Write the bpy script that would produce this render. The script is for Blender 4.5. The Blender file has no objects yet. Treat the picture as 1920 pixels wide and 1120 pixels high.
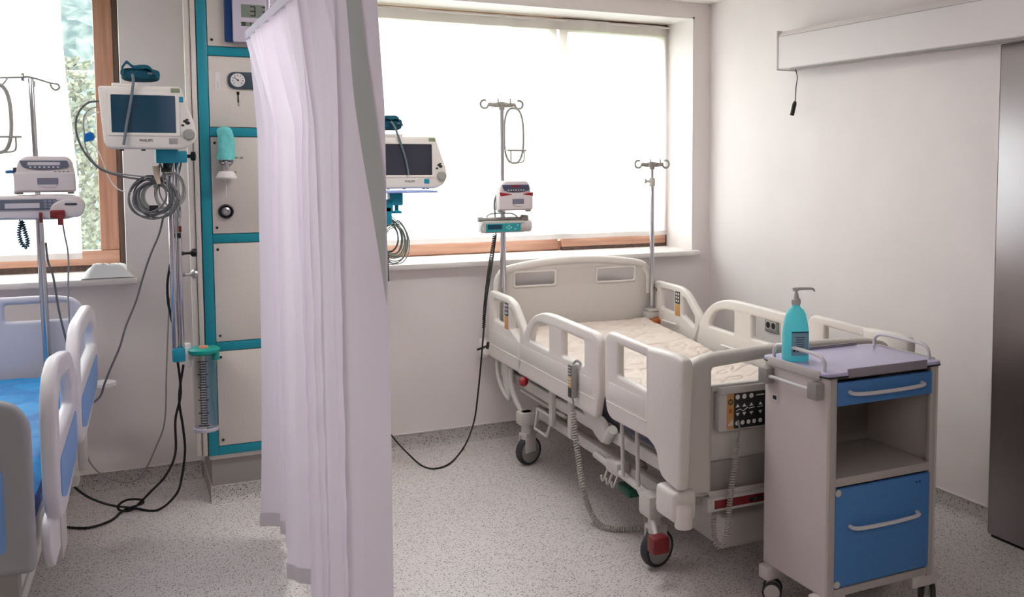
import bpy, bmesh, math, random
from mathutils import Vector, Matrix, noise

random.seed(7)
scene = bpy.context.scene
col = scene.collection
PI = math.pi

# ------------------------------------------------------------------ camera
F_PX, CX, CY = 1871.67, 1199.04, 435.06
YAW, PITCH, ROLL = 0.484226, -0.072966, 0.001903
CAM = Vector((-3.33347, -5.38700, 1.6))
_f = Vector((math.sin(YAW)*math.cos(PITCH), math.cos(YAW)*math.cos(PITCH), math.sin(PITCH)))
_r0 = Vector((math.cos(YAW), -math.sin(YAW), 0)); _u0 = _r0.cross(_f)
_r = _r0*math.cos(ROLL) + _u0*math.sin(ROLL); _u = -_r0*math.sin(ROLL) + _u0*math.cos(ROLL)
cam_data = bpy.data.cameras.new('camera'); cam = bpy.data.objects.new('camera', cam_data); col.objects.link(cam)
m = Matrix((( _r.x, _u.x, -_f.x, CAM.x), (_r.y, _u.y, -_f.y, CAM.y), (_r.z, _u.z, -_f.z, CAM.z), (0, 0, 0, 1)))
cam.matrix_world = m
cam_data.sensor_width = 36; cam_data.lens = F_PX/1920*36
cam_data.shift_x = -(CX-960)/1920; cam_data.shift_y = -(560-CY)/1920
cam_data.clip_start = 0.05; cam_data.clip_end = 600
scene.camera = cam

# ------------------------------------------------------------------ world, exposure
world = bpy.data.worlds.new('overcast_sky'); scene.world = world; world.use_nodes = True
bg = world.node_tree.nodes['Background']
bg.inputs['Color'].default_value = (0.93, 0.965, 1.0, 1); bg.inputs['Strength'].default_value = 4.2
FILL = 7.2  # strength of the added, unseen fill panels
vs = scene.view_settings
vs.view_transform = 'Standard'; vs.look = 'None'; vs.gamma = 1; vs.use_curve_mapping = False
vs.exposure = 1.40
cy = scene.cycles
cy.max_bounces = 10; cy.diffuse_bounces = 6; cy.transparent_max_bounces = 16; cy.transmission_bounces = 8
cy.sample_clamp_indirect = 20; cy.caustics_reflective = False; cy.caustics_refractive = False
cy.use_denoising = True

# the two window openings guide the sky light into the room
def portal(x0, x1, z0, z1, y):
    l = bpy.data.lights.new('sky_portal', 'AREA'); l.shape = 'RECTANGLE'; l.size = x1-x0; l.size_y = z1-z0
    o = bpy.data.objects.new('sky_portal', l); col.objects.link(o)
    o.location = ((x0+x1)/2, y, (z0+z1)/2); o.rotation_euler = (-PI/2, 0, 0)
    l.cycles.is_portal = True
portal(-2.3, -.12, 1.03, 2.48, .46); portal(-5.6, -3.28, 1.03, 2.48, .46)

# ------------------------------------------------------------------ helpers
def at(px, py, X=None, Y=None, Z=None):
    d = _f + _r*((px-CX)/F_PX) - _u*((py-CY)/F_PX)
    if X is not None: t = (X-CAM.x)/d.x
    elif Y is not None: t = (Y-CAM.y)/d.y
    else: t = (Z-CAM.z)/d.z
    return CAM + d*t

def lin(c):
    c = c/255
    return c/12.92 if c <= .04045 else ((c+.055)/1.055)**2.4
def rgb(r, g, b): return (lin(r), lin(g), lin(b), 1)

MATS = {}
def mat(name, color, rough=.5, metal=0, noise_amt=0, noise_scale=30, bump=0, bump_scale=200, coat=0, trans=0, spec=.5, alpha=None, emit=0, ior=1.45, sheen=0):
    if name in MATS: return MATS[name]
    M = bpy.data.materials.new(name); M.use_nodes = True
    nt = M.node_tree; b = nt.nodes['Principled BSDF']
    b.inputs['Base Color'].default_value = color; b.inputs['Roughness'].default_value = rough
    b.inputs['Metallic'].default_value = metal; b.inputs['Coat Weight'].default_value = coat
    b.inputs['Transmission Weight'].default_value = trans; b.inputs['Specular IOR Level'].default_value = spec
    b.inputs['IOR'].default_value = ior; b.inputs['Sheen Weight'].default_value = sheen
    if emit: b.inputs['Emission Color'].default_value = color; b.inputs['Emission Strength'].default_value = emit
    if alpha is not None: b.inputs['Alpha'].default_value = alpha
    tc = nt.nodes.new('ShaderNodeTexCoord')
    if noise_amt:
        n = nt.nodes.new('ShaderNodeTexNoise'); n.inputs['Scale'].default_value = noise_scale; n.inputs['Detail'].default_value = 4
        nt.links.new(tc.outputs['Object'], n.inputs['Vector'])
        r = nt.nodes.new('ShaderNodeValToRGB')
        d = [max(0, c*(1-noise_amt)) for c in color[:3]]; e = [min(1, c*(1+noise_amt)) for c in color[:3]]
        r.color_ramp.elements[0].color = (*d, 1); r.color_ramp.elements[1].color = (*e, 1)
        r.color_ramp.elements[0].position = .3; r.color_ramp.elements[1].position = .7
        nt.links.new(n.outputs['Fac'], r.inputs['Fac']); nt.links.new(r.outputs['Color'], b.inputs['Base Color'])
    if bump:
        n = nt.nodes.new('ShaderNodeTexNoise'); n.inputs['Scale'].default_value = bump_scale; n.inputs['Detail'].default_value = 3
        nt.links.new(tc.outputs['Object'], n.inputs['Vector'])
        bp = nt.nodes.new('ShaderNodeBump'); bp.inputs['Strength'].default_value = bump; bp.inputs['Distance'].default_value = .002
        nt.links.new(n.outputs['Fac'], bp.inputs['Height']); nt.links.new(bp.outputs['Normal'], b.inputs['Normal'])
    MATS[name] = M
    return M

class MB:
    """collects geometry; build() links it as ONE mesh object"""
    def __init__(s): s.v = []; s.f = []
    def add(s, vs, fs):
        o = len(s.v); s.v += [Vector(v) for v in vs]; s.f += [tuple(i+o for i in f) for f in fs]; return s
    def bm(s, bm, M=None):
        bm.verts.index_update()
        vs = [(M @ v.co if M else v.co.copy()) for v in bm.verts]
        s.add(vs, [[v.index for v in f.verts] for f in bm.faces]); bm.free(); return s
    def box(s, lo, hi, bev=0, M=None, seg=2):
        b = bmesh.new(); bmesh.ops.create_cube(b, size=1)
        lo, hi = Vector(lo), Vector(hi); c = (lo+hi)/2; d = hi-lo
        for v in b.verts: v.co = Vector((v.co.x*d.x, v.co.y*d.y, v.co.z*d.z)) + c
        if bev: bmesh.ops.bevel(b, geom=list(b.edges), offset=min(bev, min(abs(x) for x in d)*.49), segments=seg, profile=.5, affect='EDGES')
        return s.bm(b, M)
    def cyl(s, p0, p1, r0, r1=None, n=16, bev=0):
        p0, p1 = Vector(p0), Vector(p1); r1 = r0 if r1 is None else r1
        d = p1-p0; L = d.length
        prof = [(0, 0), (r0, 0), (r1, L), (0, L)] if not bev else [(0, 0), (r0-bev, 0), (r0-bev*.3, bev*.3), (r0, bev), (r1, L-bev), (r1-bev*.3, L-bev*.3), (r1-bev, L), (0, L)]
        return s.lathe(prof, p0, d, n)
    def lathe(s, prof, origin=(0, 0, 0), axis=(0, 0, 1), n=24, sx=1, sy=1, closed=True):
        q = Vector((0, 0, 1)).rotation_difference(Vector(axis).normalized()); o = Vector(origin)
        vs = []; rings = []
        for r, z in prof:
            if r < 1e-6: rings.append([len(vs)]); vs.append(o + q @ Vector((0, 0, z)))
            else:
                rings.append(list(range(len(vs), len(vs)+n)))
                for k in range(n):
                    a = 2*PI*k/n; vs.append(o + q @ Vector((r*sx*math.cos(a), r*sy*math.sin(a), z)))
        fs = []
        for a, b in zip(rings, rings[1:]):
            for k in range(n):
                k2 = (k+1) % n
                if len(a) == 1 and len(b) == 1: continue
                if len(a) == 1: fs.append((a[0], b[k2], b[k]))
                elif len(b) == 1: fs.append((a[k], a[k2], b[0]))
                else: fs.append((a[k], a[k2], b[k2], b[k]))
        return s.add(vs, fs)
    def tube(s, pts, r, n=8, closed=False, smooth=0):
        P = [Vector(p) for p in pts]
        if smooth: P = catmull(P, smooth, closed)
        N = len(P); T = []
        for i in range(N):
            a = P[(i-1) % N] if closed or i > 0 else P[0]; b = P[(i+1) % N] if closed or i < N-1 else P[-1]
            t = b-a; T.append(t.normalized() if t.length > 1e-9 else Vector((0, 0, 1)))
        u = T[0].orthogonal().normalized(); vs = []
        for i in range(N):
            u = (u - T[i]*u.dot(T[i])); u = u.normalized() if u.length > 1e-6 else T[i].orthogonal().normalized()
            w = T[i].cross(u); rr = r(i/(N-1)) if callable(r) else r
            for k in range(n):
                a = 2*PI*k/n; vs.append(P[i] + (u*math.cos(a) + w*math.sin(a))*rr)
        fs = []
        for i in range(N if closed else N-1):
            j = (i+1) % N
            for k in range(n): fs.append((i*n+k, i*n+(k+1) % n, j*n+(k+1) % n, j*n+k))
        if not closed: fs += [tuple(reversed(range(n))), tuple(range((N-1)*n, N*n))]
        return s.add(vs, fs)
    def plate(s, outer, holes, t, bev, fn):
        """2D outline with holes, thickness t along w; fn(u, v, w) -> point"""
        c = bpy.data.curves.new('tmp', 'CURVE'); c.dimensions = '2D'; c.fill_mode = 'BOTH'
        for pts in [outer]+list(holes):
            sp = c.splines.new('POLY'); sp.points.add(len(pts)-1)
            for p, q in zip(sp.points, pts): p.co = (q[0], q[1], 0, 1)
            sp.use_cyclic_u = True
        c.extrude = max(1e-5, t/2-bev); c.bevel_depth = bev; c.bevel_resolution = 2; c.offset = -bev
        o = bpy.data.objects.new('tmp', c); me = o.to_mesh()
        bm = bmesh.new(); bm.from_mesh(me); o.to_mesh_clear()
        bmesh.ops.remove_doubles(bm, verts=bm.verts, dist=1e-5)
        for v in bm.verts: v.co = Vector(fn(v.co.x, v.co.y, v.co.z))
        bpy.data.objects.remove(o); bpy.data.curves.remove(c)
        return s.bm(bm)
    def yz(s, outer, holes, x0, x1, bev=.006): return s.plate(outer, holes, abs(x1-x0), bev, lambda u, v, w: ((x0+x1)/2+w, u, v))
    def xz(s, outer, holes, y0, y1, bev=.006): return s.plate(outer, holes, abs(y1-y0), bev, lambda u, v, w: (u, (y0+y1)/2+w, v))
    def xy(s, outer, holes, z0, z1, bev=.004): return s.plate(outer, holes, abs(z1-z0), bev, lambda u, v, w: (u, v, (z0+z1)/2+w))
    def text(s, body, size, fn, extrude=.0004):
        c = bpy.data.curves.new('tmp', 'FONT'); c.body = body; c.size = size; c.align_x = 'CENTER'; c.align_y = 'CENTER'; c.extrude = extrude
        c.resolution_u = 2
        o = bpy.data.objects.new('tmp', c); me = o.to_mesh(); bm = bmesh.new(); bm.from_mesh(me); o.to_mesh_clear()
        for v in bm.verts: v.co = Vector(fn(v.co.x, v.co.y, v.co.z))
        bpy.data.objects.remove(o); bpy.data.curves.remove(c)
        return s.bm(bm)
    def grid(s, fn, nu, nv):
        o = len(s.v)
        for i in range(nu+1):
            for j in range(nv+1): s.v.append(Vector(fn(i/nu, j/nv)))
        for i in range(nu):
            for j in range(nv):
                a = o+i*(nv+1)+j; s.f.append((a, a+nv+1, a+nv+2, a+1))
        return s
    def build(s, name, material, parent=None, world=False, smooth=True, angle=40, recalc=True):
        me = bpy.data.meshes.new(name)
        V = s.v
        if world and parent is not None:
            I = WM[root_of(parent)].inverted(); V = [I @ v for v in V]
        me.from_pydata([tuple(v) for v in V], [], s.f)
        if recalc:
            bm = bmesh.new(); bm.from_mesh(me); bmesh.ops.recalc_face_normals(bm, faces=bm.faces); bm.to_mesh(me); bm.free()
        if smooth:
            me.shade_smooth()
            me.set_sharp_from_angle(angle=math.radians(angle))
        me.materials.append(material)
        o = bpy.data.objects.new(name, me); col.objects.link(o)
        if parent is not None: o.parent = parent
        return o

WM = {}
def root_of(o):
    while o.parent is not None: o = o.parent
    return o.name
def thing(name, label, cat, loc=(0, 0, 0), rotz=0, group=None):
    o = bpy.data.objects.new(name, None); col.objects.link(o); o.empty_display_size = .05
    o.location = loc; o.rotation_euler = (0, 0, rotz)
    o['label'] = label; o['category'] = cat
    if group: o['group'] = group
    WM[o.name] = Matrix.Translation(loc) @ Matrix.Rotation(rotz, 4, 'Z')
    return o
def tag(o, label, cat, group=None):
    o['label'] = label; o['category'] = cat
    if group: o['group'] = group
    return o
def struct(name, mb, material, label=None, cat=None, **k):
    o = mb.build(name, material, **k); o['kind'] = 'structure'
    if label: o['label'] = label
    if cat: o['category'] = cat
    return o
def catmull(P, k, closed=False):
    out = []; N = len(P)
    for i in range(N if closed else N-1):
        if closed: a, b, c, d = P[(i-1) % N], P[i], P[(i+1) % N], P[(i+2) % N]
        else: a, b, c, d = P[max(i-1, 0)], P[i], P[i+1], P[min(i+2, N-1)]
        for j in range(k):
            t = j/k
            out.append(.5*((2*b) + (c-a)*t + (2*a-5*b+4*c-d)*t*t + (-a+3*b-3*c+d)*t**3))
    if not closed: out.append(P[-1])
    return out
def coil(path, rc, pitch):
    """a helix wound round a path"""
    P = catmull([Vector(p) for p in path], 12); L = [0]
    for a, b in zip(P, P[1:]): L.append(L[-1]+(b-a).length)
    out = []; n = int(L[-1]/pitch*8); u = None; i = 0
    for k in range(n+1):
        s = L[-1]*k/n
        while i < len(P)-2 and L[i+1] < s: i += 1
        t = (s-L[i])/max(1e-9, L[i+1]-L[i]); p = P[i].lerp(P[i+1], t); T = (P[i+1]-P[i]).normalized()
        if u is None: u = T.orthogonal()
        u = (u - T*u.dot(T)).normalized(); w = T.cross(u); a = 2*PI*k/8
        out.append(p + (u*math.cos(a) + w*math.sin(a))*rc)
    return out
def rnd(pts, r, n=4):
    """round the corners of a closed outline; r is one radius or a list"""
    out = []; N = len(pts)
    for i in range(N):
        rr = r[i] if isinstance(r, (list, tuple)) else r
        a, b, c = Vector(pts[i-1]), Vector(pts[i]), Vector(pts[(i+1) % N])
        if rr <= 0: out.append(tuple(b)); continue
        e, f = a-b, c-b; k = min(rr, e.length*.45, f.length*.45)
        p, q = b+e.normalized()*k, b+f.normalized()*k
        for j in range(n+1):
            t = j/n; out.append(tuple(p*(1-t)**2 + b*2*t*(1-t) + q*t*t))
    return out
def rect(a, b, c, d): return [(a, c), (b, c), (b, d), (a, d)]

# ------------------------------------------------------------------ materials
M_wall = mat('painted_wall', rgb(230, 223, 222), .55, noise_amt=.03, noise_scale=2.5, bump=.15, bump_scale=300)
M_ceil = mat('ceiling_paint', rgb(236, 230, 226), .8)
M_white = mat('white_paint', rgb(228, 222, 220), .45)
M_plastic = mat('white_plastic', rgb(222, 216, 210), .38, noise_amt=.02, noise_scale=60)
M_plasticw = mat('cool_white_plastic', rgb(224, 222, 226), .36)
M_plastic2 = mat('cream_plastic', rgb(206, 200, 194), .42, noise_amt=.02, noise_scale=60)
M_board = mat('grey_board', rgb(160, 162, 165), .45)
M_greyp = mat('grey_plastic', rgb(150, 148, 144), .5)
M_lgrey = mat('light_grey_metal', rgb(196, 192, 188), .42)
M_frame = mat('powder_coated_frame', rgb(200, 196, 190), .4)
M_dark = mat('dark_plastic', rgb(38, 38, 42), .5)
M_black = mat('black_rubber', rgb(20, 20, 22), .55)
M_tyre = mat('grey_tyre', rgb(48, 50, 54), .6)
M_disc = mat('wheel_grey', rgb(150, 148, 144), .5)
M_wire = mat('backlit_grey_wire', rgb(156, 152, 147), .4)  # darkened grey: the backlit look of hooks and baskets is in the colour
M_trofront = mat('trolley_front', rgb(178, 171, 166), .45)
M_chrome = mat('chrome', rgb(200, 200, 206), .16, 1)
M_steelp = mat('satin_steel', rgb(178, 176, 178), .35, .9)
M_teal = mat('teal_frame_paint', rgb(18, 138, 158), .4)
M_tealp = mat('teal_plastic', rgb(14, 134, 160), .4)
M_panel = mat('beige_panel', rgb(214, 205, 199), .5, noise_amt=.05, noise_scale=160)
M_plinth = mat('grey_plinth', rgb(150, 144, 142), .6)
M_screen = mat('dark_screen', rgb(14, 60, 82), .12, coat=.5)
M_screen2 = mat('dark_screen_grey', rgb(52, 54, 66), .15, coat=.4)
M_mon = mat('monitor_case', rgb(218, 213, 206), .45)
M_btn = mat('button_grey', rgb(150, 150, 146), .5)
M_navy = mat('navy_frame', rgb(8, 58, 118), .45)
M_lav = mat('lavender_case', rgb(206, 198, 214), .5)
M_lcd = mat('lcd_glass', rgb(128, 136, 126), .3)
M_digit = mat('lcd_digit', rgb(44, 50, 50), .5)
M_cuff = mat('teal_cuff_cloth', rgb(10, 72, 92), .9, noise_amt=.3, noise_scale=80, bump=.4, bump_scale=400)
M_hose = mat('grey_hose', rgb(96, 108, 118), .5)
M_cable = mat('grey_cable', rgb(150, 150, 148), .5)
M_cabled = mat('dark_grey_cable', rgb(92, 94, 98), .5)
M_blackc = mat('black_cable', rgb(18, 18, 20), .45)
M_red = mat('red_plastic', rgb(150, 26, 34), .4)
M_redd = mat('dark_red_plastic', rgb(120, 30, 34), .45)
M_green = mat('dark_green_plastic', rgb(12, 76, 60), .45)
M_greenl = mat('green_lid', rgb(18, 150, 140), .4)
M_brown = mat('orange_brown_plastic', rgb(176, 98, 46), .45)
M_yellow = mat('ochre_label', rgb(196, 150, 92), .55)
M_blueD = mat('blue_front', rgb(74, 128, 190), .45, noise_amt=.05, noise_scale=90)
M_tray = mat('lavender_tray', rgb(190, 186, 220), .3)
M_trolley = mat('trolley_laminate', rgb(206, 197, 193), .45, noise_amt=.03, noise_scale=200)
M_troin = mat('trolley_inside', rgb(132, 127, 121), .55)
M_handle = mat('handle_white', rgb(214, 212, 214), .35)
M_paper = mat('paper_label', rgb(222, 220, 222), .6)
M_ink = mat('ink', rgb(44, 44, 48), .6)
M_inkw = mat('white_print', rgb(222, 222, 220), .6)
M_padblk = mat('keypad_black', rgb(40, 42, 44), .4)
M_bluein = mat('blue_inlay', rgb(120, 164, 222), .45)
M_steel_d = mat('underframe_grey', rgb(160, 156, 152), .45)  # one even grey for bed platform, lift arms and actuators

def nodes_of(name):
    M = bpy.data.materials.new(name); M.use_nodes = True; MATS[name] = M
    return M, M.node_tree, M.node_tree.nodes['Principled BSDF']
def link(nt, a, b): nt.links.new(a, b)

def speckle(name, base, rough, darkc, lightc):
    M, nt, b = nodes_of(name)
    tc = nt.nodes.new('ShaderNodeTexCoord')
    cur = None
    big = nt.nodes.new('ShaderNodeTexNoise'); big.inputs['Scale'].default_value = 1.6; big.inputs['Detail'].default_value = 3
    link(nt, tc.outputs['Object'], big.inputs['Vector'])
    r0 = nt.nodes.new('ShaderNodeValToRGB'); r0.color_ramp.elements[0].color = tuple(c*.93 for c in base[:3])+(1,); r0.color_ramp.elements[1].color = tuple(min(1, c*1.06) for c in base[:3])+(1,)
    link(nt, big.outputs['Fac'], r0.inputs['Fac']); cur = r0.outputs['Color']
    for sc, th, colr, seed in ((140, .32, darkc, 0), (80, .26, darkc, 3.3), (120, .29, lightc, 7.7)):
        mp = nt.nodes.new('ShaderNodeMapping'); mp.inputs['Location'].default_value = (seed, seed*1.7, seed*.3)
        link(nt, tc.outputs['Object'], mp.inputs['Vector'])
        v = nt.nodes.new('ShaderNodeTexVoronoi'); v.inputs['Scale'].default_value = sc; link(nt, mp.outputs['Vector'], v.inputs['Vector'])
        lt = nt.nodes.new('ShaderNodeMath'); lt.operation = 'LESS_THAN'; lt.inputs[1].default_value = th; link(nt, v.outputs['Distance'], lt.inputs[0])
        sp = nt.nodes.new('ShaderNodeSeparateColor'); link(nt, v.outputs['Color'], sp.inputs[0])
        gt = nt.nodes.new('ShaderNodeMath'); gt.operation = 'GREATER_THAN'; gt.inputs[1].default_value = .45; link(nt, sp.outputs[0], gt.inputs[0])
        mu = nt.nodes.new('ShaderNodeMath'); mu.operation = 'MULTIPLY'; link(nt, lt.outputs[0], mu.inputs[0]); link(nt, gt.outputs[0], mu.inputs[1])
        mx = nt.nodes.new('ShaderNodeMix'); mx.data_type = 'RGBA'; link(nt, mu.outputs[0], mx.inputs[0]); link(nt, cur, mx.inputs[6]); mx.inputs[7].default_value = colr
        cur = mx.outputs[2]
    link(nt, cur, b.inputs['Base Color']); b.inputs['Roughness'].default_value = rough
    return M
M_floor = speckle('speckled_vinyl', rgb(214, 207, 205), .36, rgb(104, 99, 99), rgb(232, 227, 224))
M_base = speckle('speckled_cove', rgb(182, 177, 173), .45, rgb(84, 84, 84), rgb(196, 190, 186))

def wood(name, c1, c2, axis):
    M, nt, b = nodes_of(name)
    tc = nt.nodes.new('ShaderNodeTexCoord'); mp = nt.nodes.new('ShaderNodeMapping')
    s = [28, 28, 28]; s[axis] = 1.6; mp.inputs['Scale'].default_value = s
    link(nt, tc.outputs['Object'], mp.inputs['Vector'])
    n = nt.nodes.new('ShaderNodeTexNoise'); n.inputs['Scale'].default_value = 2; n.inputs['Detail'].default_value = 6; link(nt, mp.outputs['Vector'], n.inputs['Vector'])
    r = nt.nodes.new('ShaderNodeValToRGB'); r.color_ramp.elements[0].color = c1; r.color_ramp.elements[1].color = c2
    r.color_ramp.elements[0].position = .3; r.color_ramp.elements[1].position = .7
    link(nt, n.outputs['Fac'], r.inputs['Fac']); link(nt, r.outputs['Color'], b.inputs['Base Color']); b.inputs['Roughness'].default_value = .45
    return M
M_woodx = wood('pine_rail', rgb(184, 136, 112), rgb(206, 162, 138), 0)
M_woodz = wood('pine_stile', rgb(160, 112, 90), rgb(186, 140, 116), 2)
M_woodd = wood('dark_wood_jamb', rgb(76, 58, 50), rgb(110, 88, 78), 2)

def fabric(name, color, transparent, translucent=.5, weave=0):
    M, nt, b = nodes_of(name); nt.nodes.remove(b); out = nt.nodes['Material Output']
    d = nt.nodes.new('ShaderNodeBsdfDiffuse'); d.inputs['Color'].default_value = color
    t = nt.nodes.new('ShaderNodeBsdfTranslucent'); t.inputs['Color'].default_value = color
    mx = nt.nodes.new('ShaderNodeMixShader'); mx.inputs[0].default_value = translucent
    link(nt, d.outputs[0], mx.inputs[1]); link(nt, t.outputs[0], mx.inputs[2]); cur = mx.outputs[0]
    if weave:
        tc = nt.nodes.new('ShaderNodeTexCoord'); n = nt.nodes.new('ShaderNodeTexNoise'); n.inputs['Scale'].default_value = weave
        link(nt, tc.outputs['Object'], n.inputs['Vector'])
        bp = nt.nodes.new('ShaderNodeBump'); bp.inputs['Strength'].default_value = .15; bp.inputs['Distance'].default_value = .002
        link(nt, n.outputs['Fac'], bp.inputs['Height']); link(nt, bp.outputs['Normal'], d.inputs['Normal'])
    if transparent:
        tr = nt.nodes.new('ShaderNodeBsdfTransparent'); m2 = nt.nodes.new('ShaderNodeMixShader'); m2.inputs[0].default_value = transparent
        link(nt, cur, m2.inputs[1]); link(nt, tr.outputs[0], m2.inputs[2]); cur = m2.outputs[0]
    link(nt, cur, out.inputs['Surface'])
    return M
M_sheer = fabric('sheer_voile', rgb(248, 248, 248), .13, .75)
M_sheerhem = fabric('sheer_hem', rgb(216, 210, 206), 0, .12)
M_curtain = fabric('privacy_cloth', rgb(246, 238, 250), 0, .36, 500)
M_hem = fabric('grey_hem_band', rgb(202, 206, 203), 0, .2, 500)
M_hem2 = fabric('bottom_hem', rgb(224, 220, 224), 0, .2, 500)

def glassy(name, color, transp, rough=.02):
    M, nt, b = nodes_of(name); nt.nodes.remove(b); out = nt.nodes['Material Output']
    g = nt.nodes.new('ShaderNodeBsdfGlossy'); g.inputs['Roughness'].default_value = rough
    t = nt.nodes.new('ShaderNodeBsdfTransparent'); t.inputs['Color'].default_value = color
    mx = nt.nodes.new('ShaderNodeMixShader'); mx.inputs[0].default_value = 1-transp
    link(nt, t.outputs[0], mx.inputs[1]); link(nt, g.outputs[0], mx.inputs[2]); link(nt, mx.outputs[0], out.inputs['Surface'])
    return M
M_glass = glassy('window_glass', (.97, .99, .98, 1), .94)
M_clear = glassy('clear_plastic', (.97, .98, .98, 1), .93, .1)

def steel_mat():
    M, nt, b = nodes_of('brushed_steel')
    tc = nt.nodes.new('ShaderNodeTexCoord'); mp = nt.nodes.new('ShaderNodeMapping'); mp.inputs['Scale'].default_value = (60, 60, 1.2)
    link(nt, tc.outputs['Object'], mp.inputs['Vector'])
    n = nt.nodes.new('ShaderNodeTexNoise'); n.inputs['Scale'].default_value = 9; n.inputs['Detail'].default_value = 5; link(nt, mp.outputs['Vector'], n.inputs['Vector'])
    bp = nt.nodes.new('ShaderNodeBump'); bp.inputs['Strength'].default_value = .08; bp.inputs['Distance'].default_value = .001
    link(nt, n.outputs['Fac'], bp.inputs['Height']); link(nt, bp.outputs['Normal'], b.inputs['Normal'])
    b.inputs['Base Color'].default_value = rgb(148, 141, 145); b.inputs['Metallic'].default_value = 1; b.inputs['Roughness'].default_value = .30
    return M
M_steel = steel_mat()
M_alu = mat('brushed_aluminium', rgb(214, 208, 208), .42, .15)

def sheet_mat(name, c, c2, scale, bumpd):
    M, nt, b = nodes_of(name)
    tc = nt.nodes.new('ShaderNodeTexCoord')
    n = nt.nodes.new('ShaderNodeTexNoise'); n.inputs['Scale'].default_value = scale; n.inputs['Detail'].default_value = 5; n.inputs['Distortion'].default_value = .6
    link(nt, tc.outputs['Object'], n.inputs['Vector'])
    r = nt.nodes.new('ShaderNodeValToRGB'); r.color_ramp.elements[0].color = c2; r.color_ramp.elements[1].color = c
    r.color_ramp.elements[0].position = .35; r.color_ramp.elements[1].position = .6
    link(nt, n.outputs['Fac'], r.inputs['Fac']); link(nt, r.outputs['Color'], b.inputs['Base Color'])
    bp = nt.nodes.new('ShaderNodeBump'); bp.inputs['Strength'].default_value = .5; bp.inputs['Distance'].default_value = bumpd
    link(nt, n.outputs['Fac'], bp.inputs['Height']); link(nt, bp.outputs['Normal'], b.inputs['Normal'])
    b.inputs['Roughness'].default_value = .6
    return M
M_sheet = sheet_mat('cream_sheet', rgb(226, 213, 204), rgb(214, 200, 190), 9, .006)
M_bsheet = sheet_mat('blue_sheet', rgb(24, 140, 206), rgb(10, 104, 176), 7, .008)
M_matt = mat('mattress_cover', rgb(70, 76, 92), .6)
M_bmatt = mat('patterned_blue_mattress', rgb(40, 70, 140), .6, noise_amt=.9, noise_scale=90)
def soft_plastic(name, color, k):
    M, nt, b = nodes_of(name); out = nt.nodes['Material Output']
    b.inputs['Base Color'].default_value = color; b.inputs['Roughness'].default_value = .3
    t = nt.nodes.new('ShaderNodeBsdfTranslucent'); t.inputs['Color'].default_value = color
    mx = nt.nodes.new('ShaderNodeMixShader'); mx.inputs[0].default_value = k
    link(nt, b.outputs[0], mx.inputs[1]); link(nt, t.outputs[0], mx.inputs[2]); link(nt, mx.outputs[0], out.inputs['Surface'])
    return M
M_bottle = soft_plastic('turquoise_bottle', rgb(146, 240, 246), .6)
M_pump = mat('pump_white', rgb(206, 198, 200), .4)
M_cloth = mat('white_cloth', rgb(238, 238, 240), .9, bump=.3, bump_scale=60)

# ================================================================== THE ROOM
RX0, RX1, RY0, RY1, RZ = -7.2, 0.0, -8.4, 0.0, 2.565
def sset(o, label, cat): o['label'] = label; o['category'] = cat; o['kind'] = 'structure'; return o
fl = struct('floor', MB().box((RX0-.2, RY0-.2, -.1), (RX1+.2, RY1+.3, 0)), M_floor, 'pale grey speckled vinyl floor', 'floor')
struct('ceiling', MB().box((RX0-.2, RY0-.2, RZ), (RX1+.2, RY1+.3, RZ+.1)), M_ceil, 'plain off-white ceiling above the window', 'ceiling')
W1 = (-2.32, -.115, 1.03, 2.478); W2 = (-5.6, -3.28, 1.03, 2.478)
struct('wall_back', MB().xz(rect(RX0, RX1, 0, RZ), [rect(W1[0], W1[1], W1[2]-.031, W1[3]), rect(W2[0], W2[1], W2[2]-.031, W2[3])], 0, .45, 0), M_wall, 'warm white wall with the two windows', 'wall', smooth=False)
struct('wall_right', MB().box((0, RY0, 0), (.2, .3, RZ)), M_wall, 'warm white wall with the steel sliding door', 'wall', smooth=False)
struct('wall_left', MB().box((RX0-.2, RY0, 0), (RX0, .3, RZ)), M_wall, 'plain wall far left outside the view', 'wall', smooth=False)
struct('wall_front', MB().box((RX0, RY0-.2, 0), (RX1, RY0, RZ)), M_wall, 'plain wall behind the viewer', 'wall', smooth=False)

def cove(p0, p1, inward, h=.083):
    """speckled coved skirting: profile (out, up)"""
    prof = [(0, 0), (.03, 0), (.014, .012), (.006, .03), (.005, h), (0, h)]
    p0, p1, n = Vector(p0), Vector(p1), Vector(inward); mb = MB()
    a = [p0+n*o+Vector((0, 0, z)) for o, z in prof]; b = [p1+n*o+Vector((0, 0, z)) for o, z in prof]; k = len(prof)
    mb.add(a+b, [(i, (i+1) % k, k+(i+1) % k, k+i) for i in range(k)]+[tuple(range(k)), tuple(reversed(range(k, 2*k)))])
    return mb
def strip(p0, p1, inward, h=.083):
    p0, p1, n = Vector(p0), Vector(p1), Vector(inward); lo = p0+Vector((0, 0, h)); hi = p1+n*.009+Vector((0, 0, h+.006))
    return MB().box([min(a, b) for a, b in zip(lo, hi)], [max(a, b) for a, b in zip(lo, hi)], .0015)
CXL, CXR, CYF = -2.985, -2.36, -.45     # service column
b = struct('baseboard_back', cove((CXR, 0, 0), (0, 0, 0), (0, -1, 0)), M_base, 'speckled coved skirting under the sheer-curtained window', 'baseboard')
strip((CXR, 0, 0), (0, 0, 0), (0, -1, 0)).build('cap_strip', M_white, b)
b = struct('baseboard_left', cove((RX0, 0, 0), (CXL, 0, 0), (0, -1, 0)), M_base, 'speckled coved skirting left of the teal column', 'baseboard')
strip((RX0, 0, 0), (CXL, 0, 0), (0, -1, 0)).build('cap_strip', M_white, b)
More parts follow.
